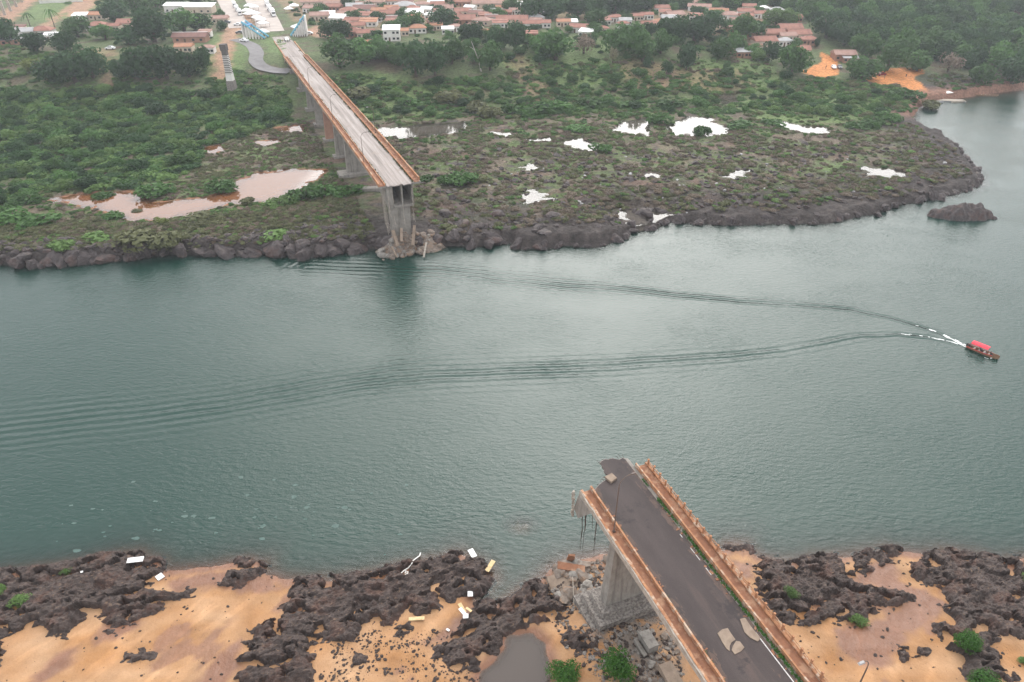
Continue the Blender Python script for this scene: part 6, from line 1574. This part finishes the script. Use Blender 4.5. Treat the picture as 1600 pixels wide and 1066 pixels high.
foam_ribbon([(1556,558),(1548,562),(1538,559)], .3, .2, 'white bow splash of the red boat', 5)
# dim foam scum drifting near the left bank
m = MB(); rr_ = random.Random(8)
for q in range(80):
    x = rr_.gauss(400, 170); y = 800 + (x - 400) * -.05 + rr_.gauss(0, 34); c = P(x, y)
    if y > 868: continue
    s = rr_.choice((.10, .14, .2, .28, .42)); n = 9
    ph = [rr_.uniform(.5, 1.15) for _ in range(n)]
    pts = [(c[0] + s * 1.6 * ph[i] * math.cos(2 * math.pi * i / n), c[1] + s * ph[i] * math.sin(2 * math.pi * i / n), .02) for i in range(n)]
    m.add(pts, [tuple(range(n))])
tag(m.build('foam_scum', M['dim_foam'], None), 'dim patches of foam drifting on the river near the left bank', None, None, 'stuff')

# --- landing on the right: pontoon, moored boats
p = P(1484, 158); o = empty('pontoon', (p[0], p[1], 0), R(-8)); tag(o, 'low pale pontoon dock at the clay landing', 'dock')
for q in range(9): m = MB(); m.box((-6 + q * 1.5, 0, .45), (1.42, 3.4, .16)); m.build('plank', M['pale_wood'], o)
for yy in (-1.3, 1.3): m = MB(); m.tube([(-6.8, yy, .15), (6.8, yy, .15)], .35, 8); m.build('float', M['grey_roof'], o)
p = P(1480, 154); o = empty('canopy_tent', (p[0] , p[1] + 1, .5), .3); tag(o, 'white canopy on the dock at the clay landing', 'tent')
m = MB(); m.add([(-2, -1.6, 2.2), (2, -1.6, 2.2), (2, 1.6, 2.2), (-2, 1.6, 2.2), (0, 0, 2.9)], [(0, 1, 4), (1, 2, 4), (2, 3, 4), (3, 0, 4), (3, 2, 1, 0)]); m.build('canopy', M['white_roof'], o)
for xx in (-1.8, 1.8):
    for yy in (-1.4, 1.4): m = MB(); m.tube([(xx, yy, 0), (xx, yy, 2.2)], .05, 5); m.build('pole', M['lamp_metal'], o)
for i, (x, y, a, lb) in enumerate(((1460, 161, .05, 'grey skiff moored left of the pale dock'), (1540, 150, -.1, 'low dark boat moored along the bank right of the dock'), (1497, 160, .2, 'small pale boat moored in front of the dock'))):
    p = P(x, y); o = empty('moored_boat', (p[0], p[1], 0), a); tag(o, lb, 'boat', 'boats moored at the landing')
    hull(9 if i == 0 else 12 if i == 1 else 7, 1.7, .6, [M['grey_roof'], M['wood'], M['pale_wood']][i], 'hull', o)
    for xx in (-2, 0, 2): m = MB(); m.box((xx, 0, .45), (.35, 1.3, .06)); m.build('bench', M['pale_wood'], o)

# --- boards, panels and a rope washed up on the near bank
def board(x, y, L_, W_, rz, mat, label, tilt=0.0, hinge=False, z=None):
    p = hit1(x, y, True); g = max(surf(p[0] + a * L_ * .4, p[1] + b * W_ * .4) for a in (-1, 0, 1) for b in (-1, 0, 1)) + .08
    m = MB(); m.box((0, 0, 0), (L_, W_, .1), jit=.012); o = m.build('washed_up_board', mat, None, (p[0], p[1], g)); o.rotation_euler = (tilt, tilt * .5, rz); tag(o, label, 'board', 'boards washed up on the near bank')
def rock_top(x, y): return None
board(215, 883, 2.3, .9, R(10), M['white_panel'], 'long white panel on the tip of the left outcrop', .05, z=1.1)
board(250, 902, 1.1, 1.0, R(-40), M['white_panel'], 'square white panel at the edge of the left outcrop')
board(738, 865, .9, 1.6, R(28), M['white_panel'], 'white panel afloat off the tip of the middle outcrop', .06, z=.1)
board(766, 891, .7, 2.1, R(-28), M['tan_panel'], 'yellow board jutting into the inlet from the middle outcrop', .08, z=.35)
board(735, 932, .75, .9, R(4), M['white_panel'], 'small white panel at the head of the inlet')
board(722, 951, .55, 1.8, R(30), M['tan_panel'], 'tan board on the sand below the inlet')
board(733, 962, 1.0, .35, R(-40), M['tan_panel'], 'short yellow strip beside the white plank at the ridge')
board(724, 963, .5, 1.6, R(40), M['white_panel'], 'white plank slanting on the sand beside the rock ridge', .05, z=1.35)
board(728, 970, .75, .7, R(5), M['white_panel'], 'white offcut at the lower end of the slanting plank', z=1.3)
board(700, 985, .5, .3, R(-35), M['white_panel'], 'tiny white scrap on the sand below the planks')
board(651, 968, 2.2, .55, R(4), M['tan_panel'], 'long tan board lying on sand beside the dark slab')
board(130, 898, .35, .35, .4, M['white_panel'], 'tiny white scrap on the left outcrop', z=1.4)
rp = [(657,865),(656,870),(650,876),(646,880),(643,886),(638,890),(632,893),(628,897),(627,900),(631,902),(636,901),(638,897),(634,895),(633,898),(640,901)]
pts = [P(x, y) for x, y in rp]; rz_ = np.array([surf(q[0], q[1]) for q in pts])
rz_ = np.array([max(rz_[max(0, i - 1):i + 2]) for i in range(len(rz_))]); rz_ = np.convolve(np.pad(rz_, 1, 'edge'), [.25, .5, .25], 'valid')
m = MB(); m.tube([(q[0], q[1], rz_[i] + .12 + (.08 if i > 9 else 0)) for i, q in enumerate(pts)], .10, 6); tag(m.build('rope', M['rope'], None, smooth=True), 'white rope curling in the shallows above the middle outcrop', 'rope')

# ================================================================== HAZE
hz = MB(); hz.box((0, 900, 45), (5600, 3440, 108))
mt = bpy.data.materials.new('river_haze'); mt.use_nodes = True; nt = mt.node_tree; nt.nodes.clear()
vo = nt.nodes.new('ShaderNodeVolumePrincipled'); vo.inputs['Color'].default_value = (.86, .90, .97, 1); vo.inputs['Density'].default_value = .00018; vo.inputs['Anisotropy'].default_value = .25
ou = nt.nodes.new('ShaderNodeOutputMaterial'); nt.links.new(vo.outputs[0], ou.inputs['Volume'])
tag(hz.build('haze', mt), 'pale grey air haze over the river and town', None, None, 'stuff')
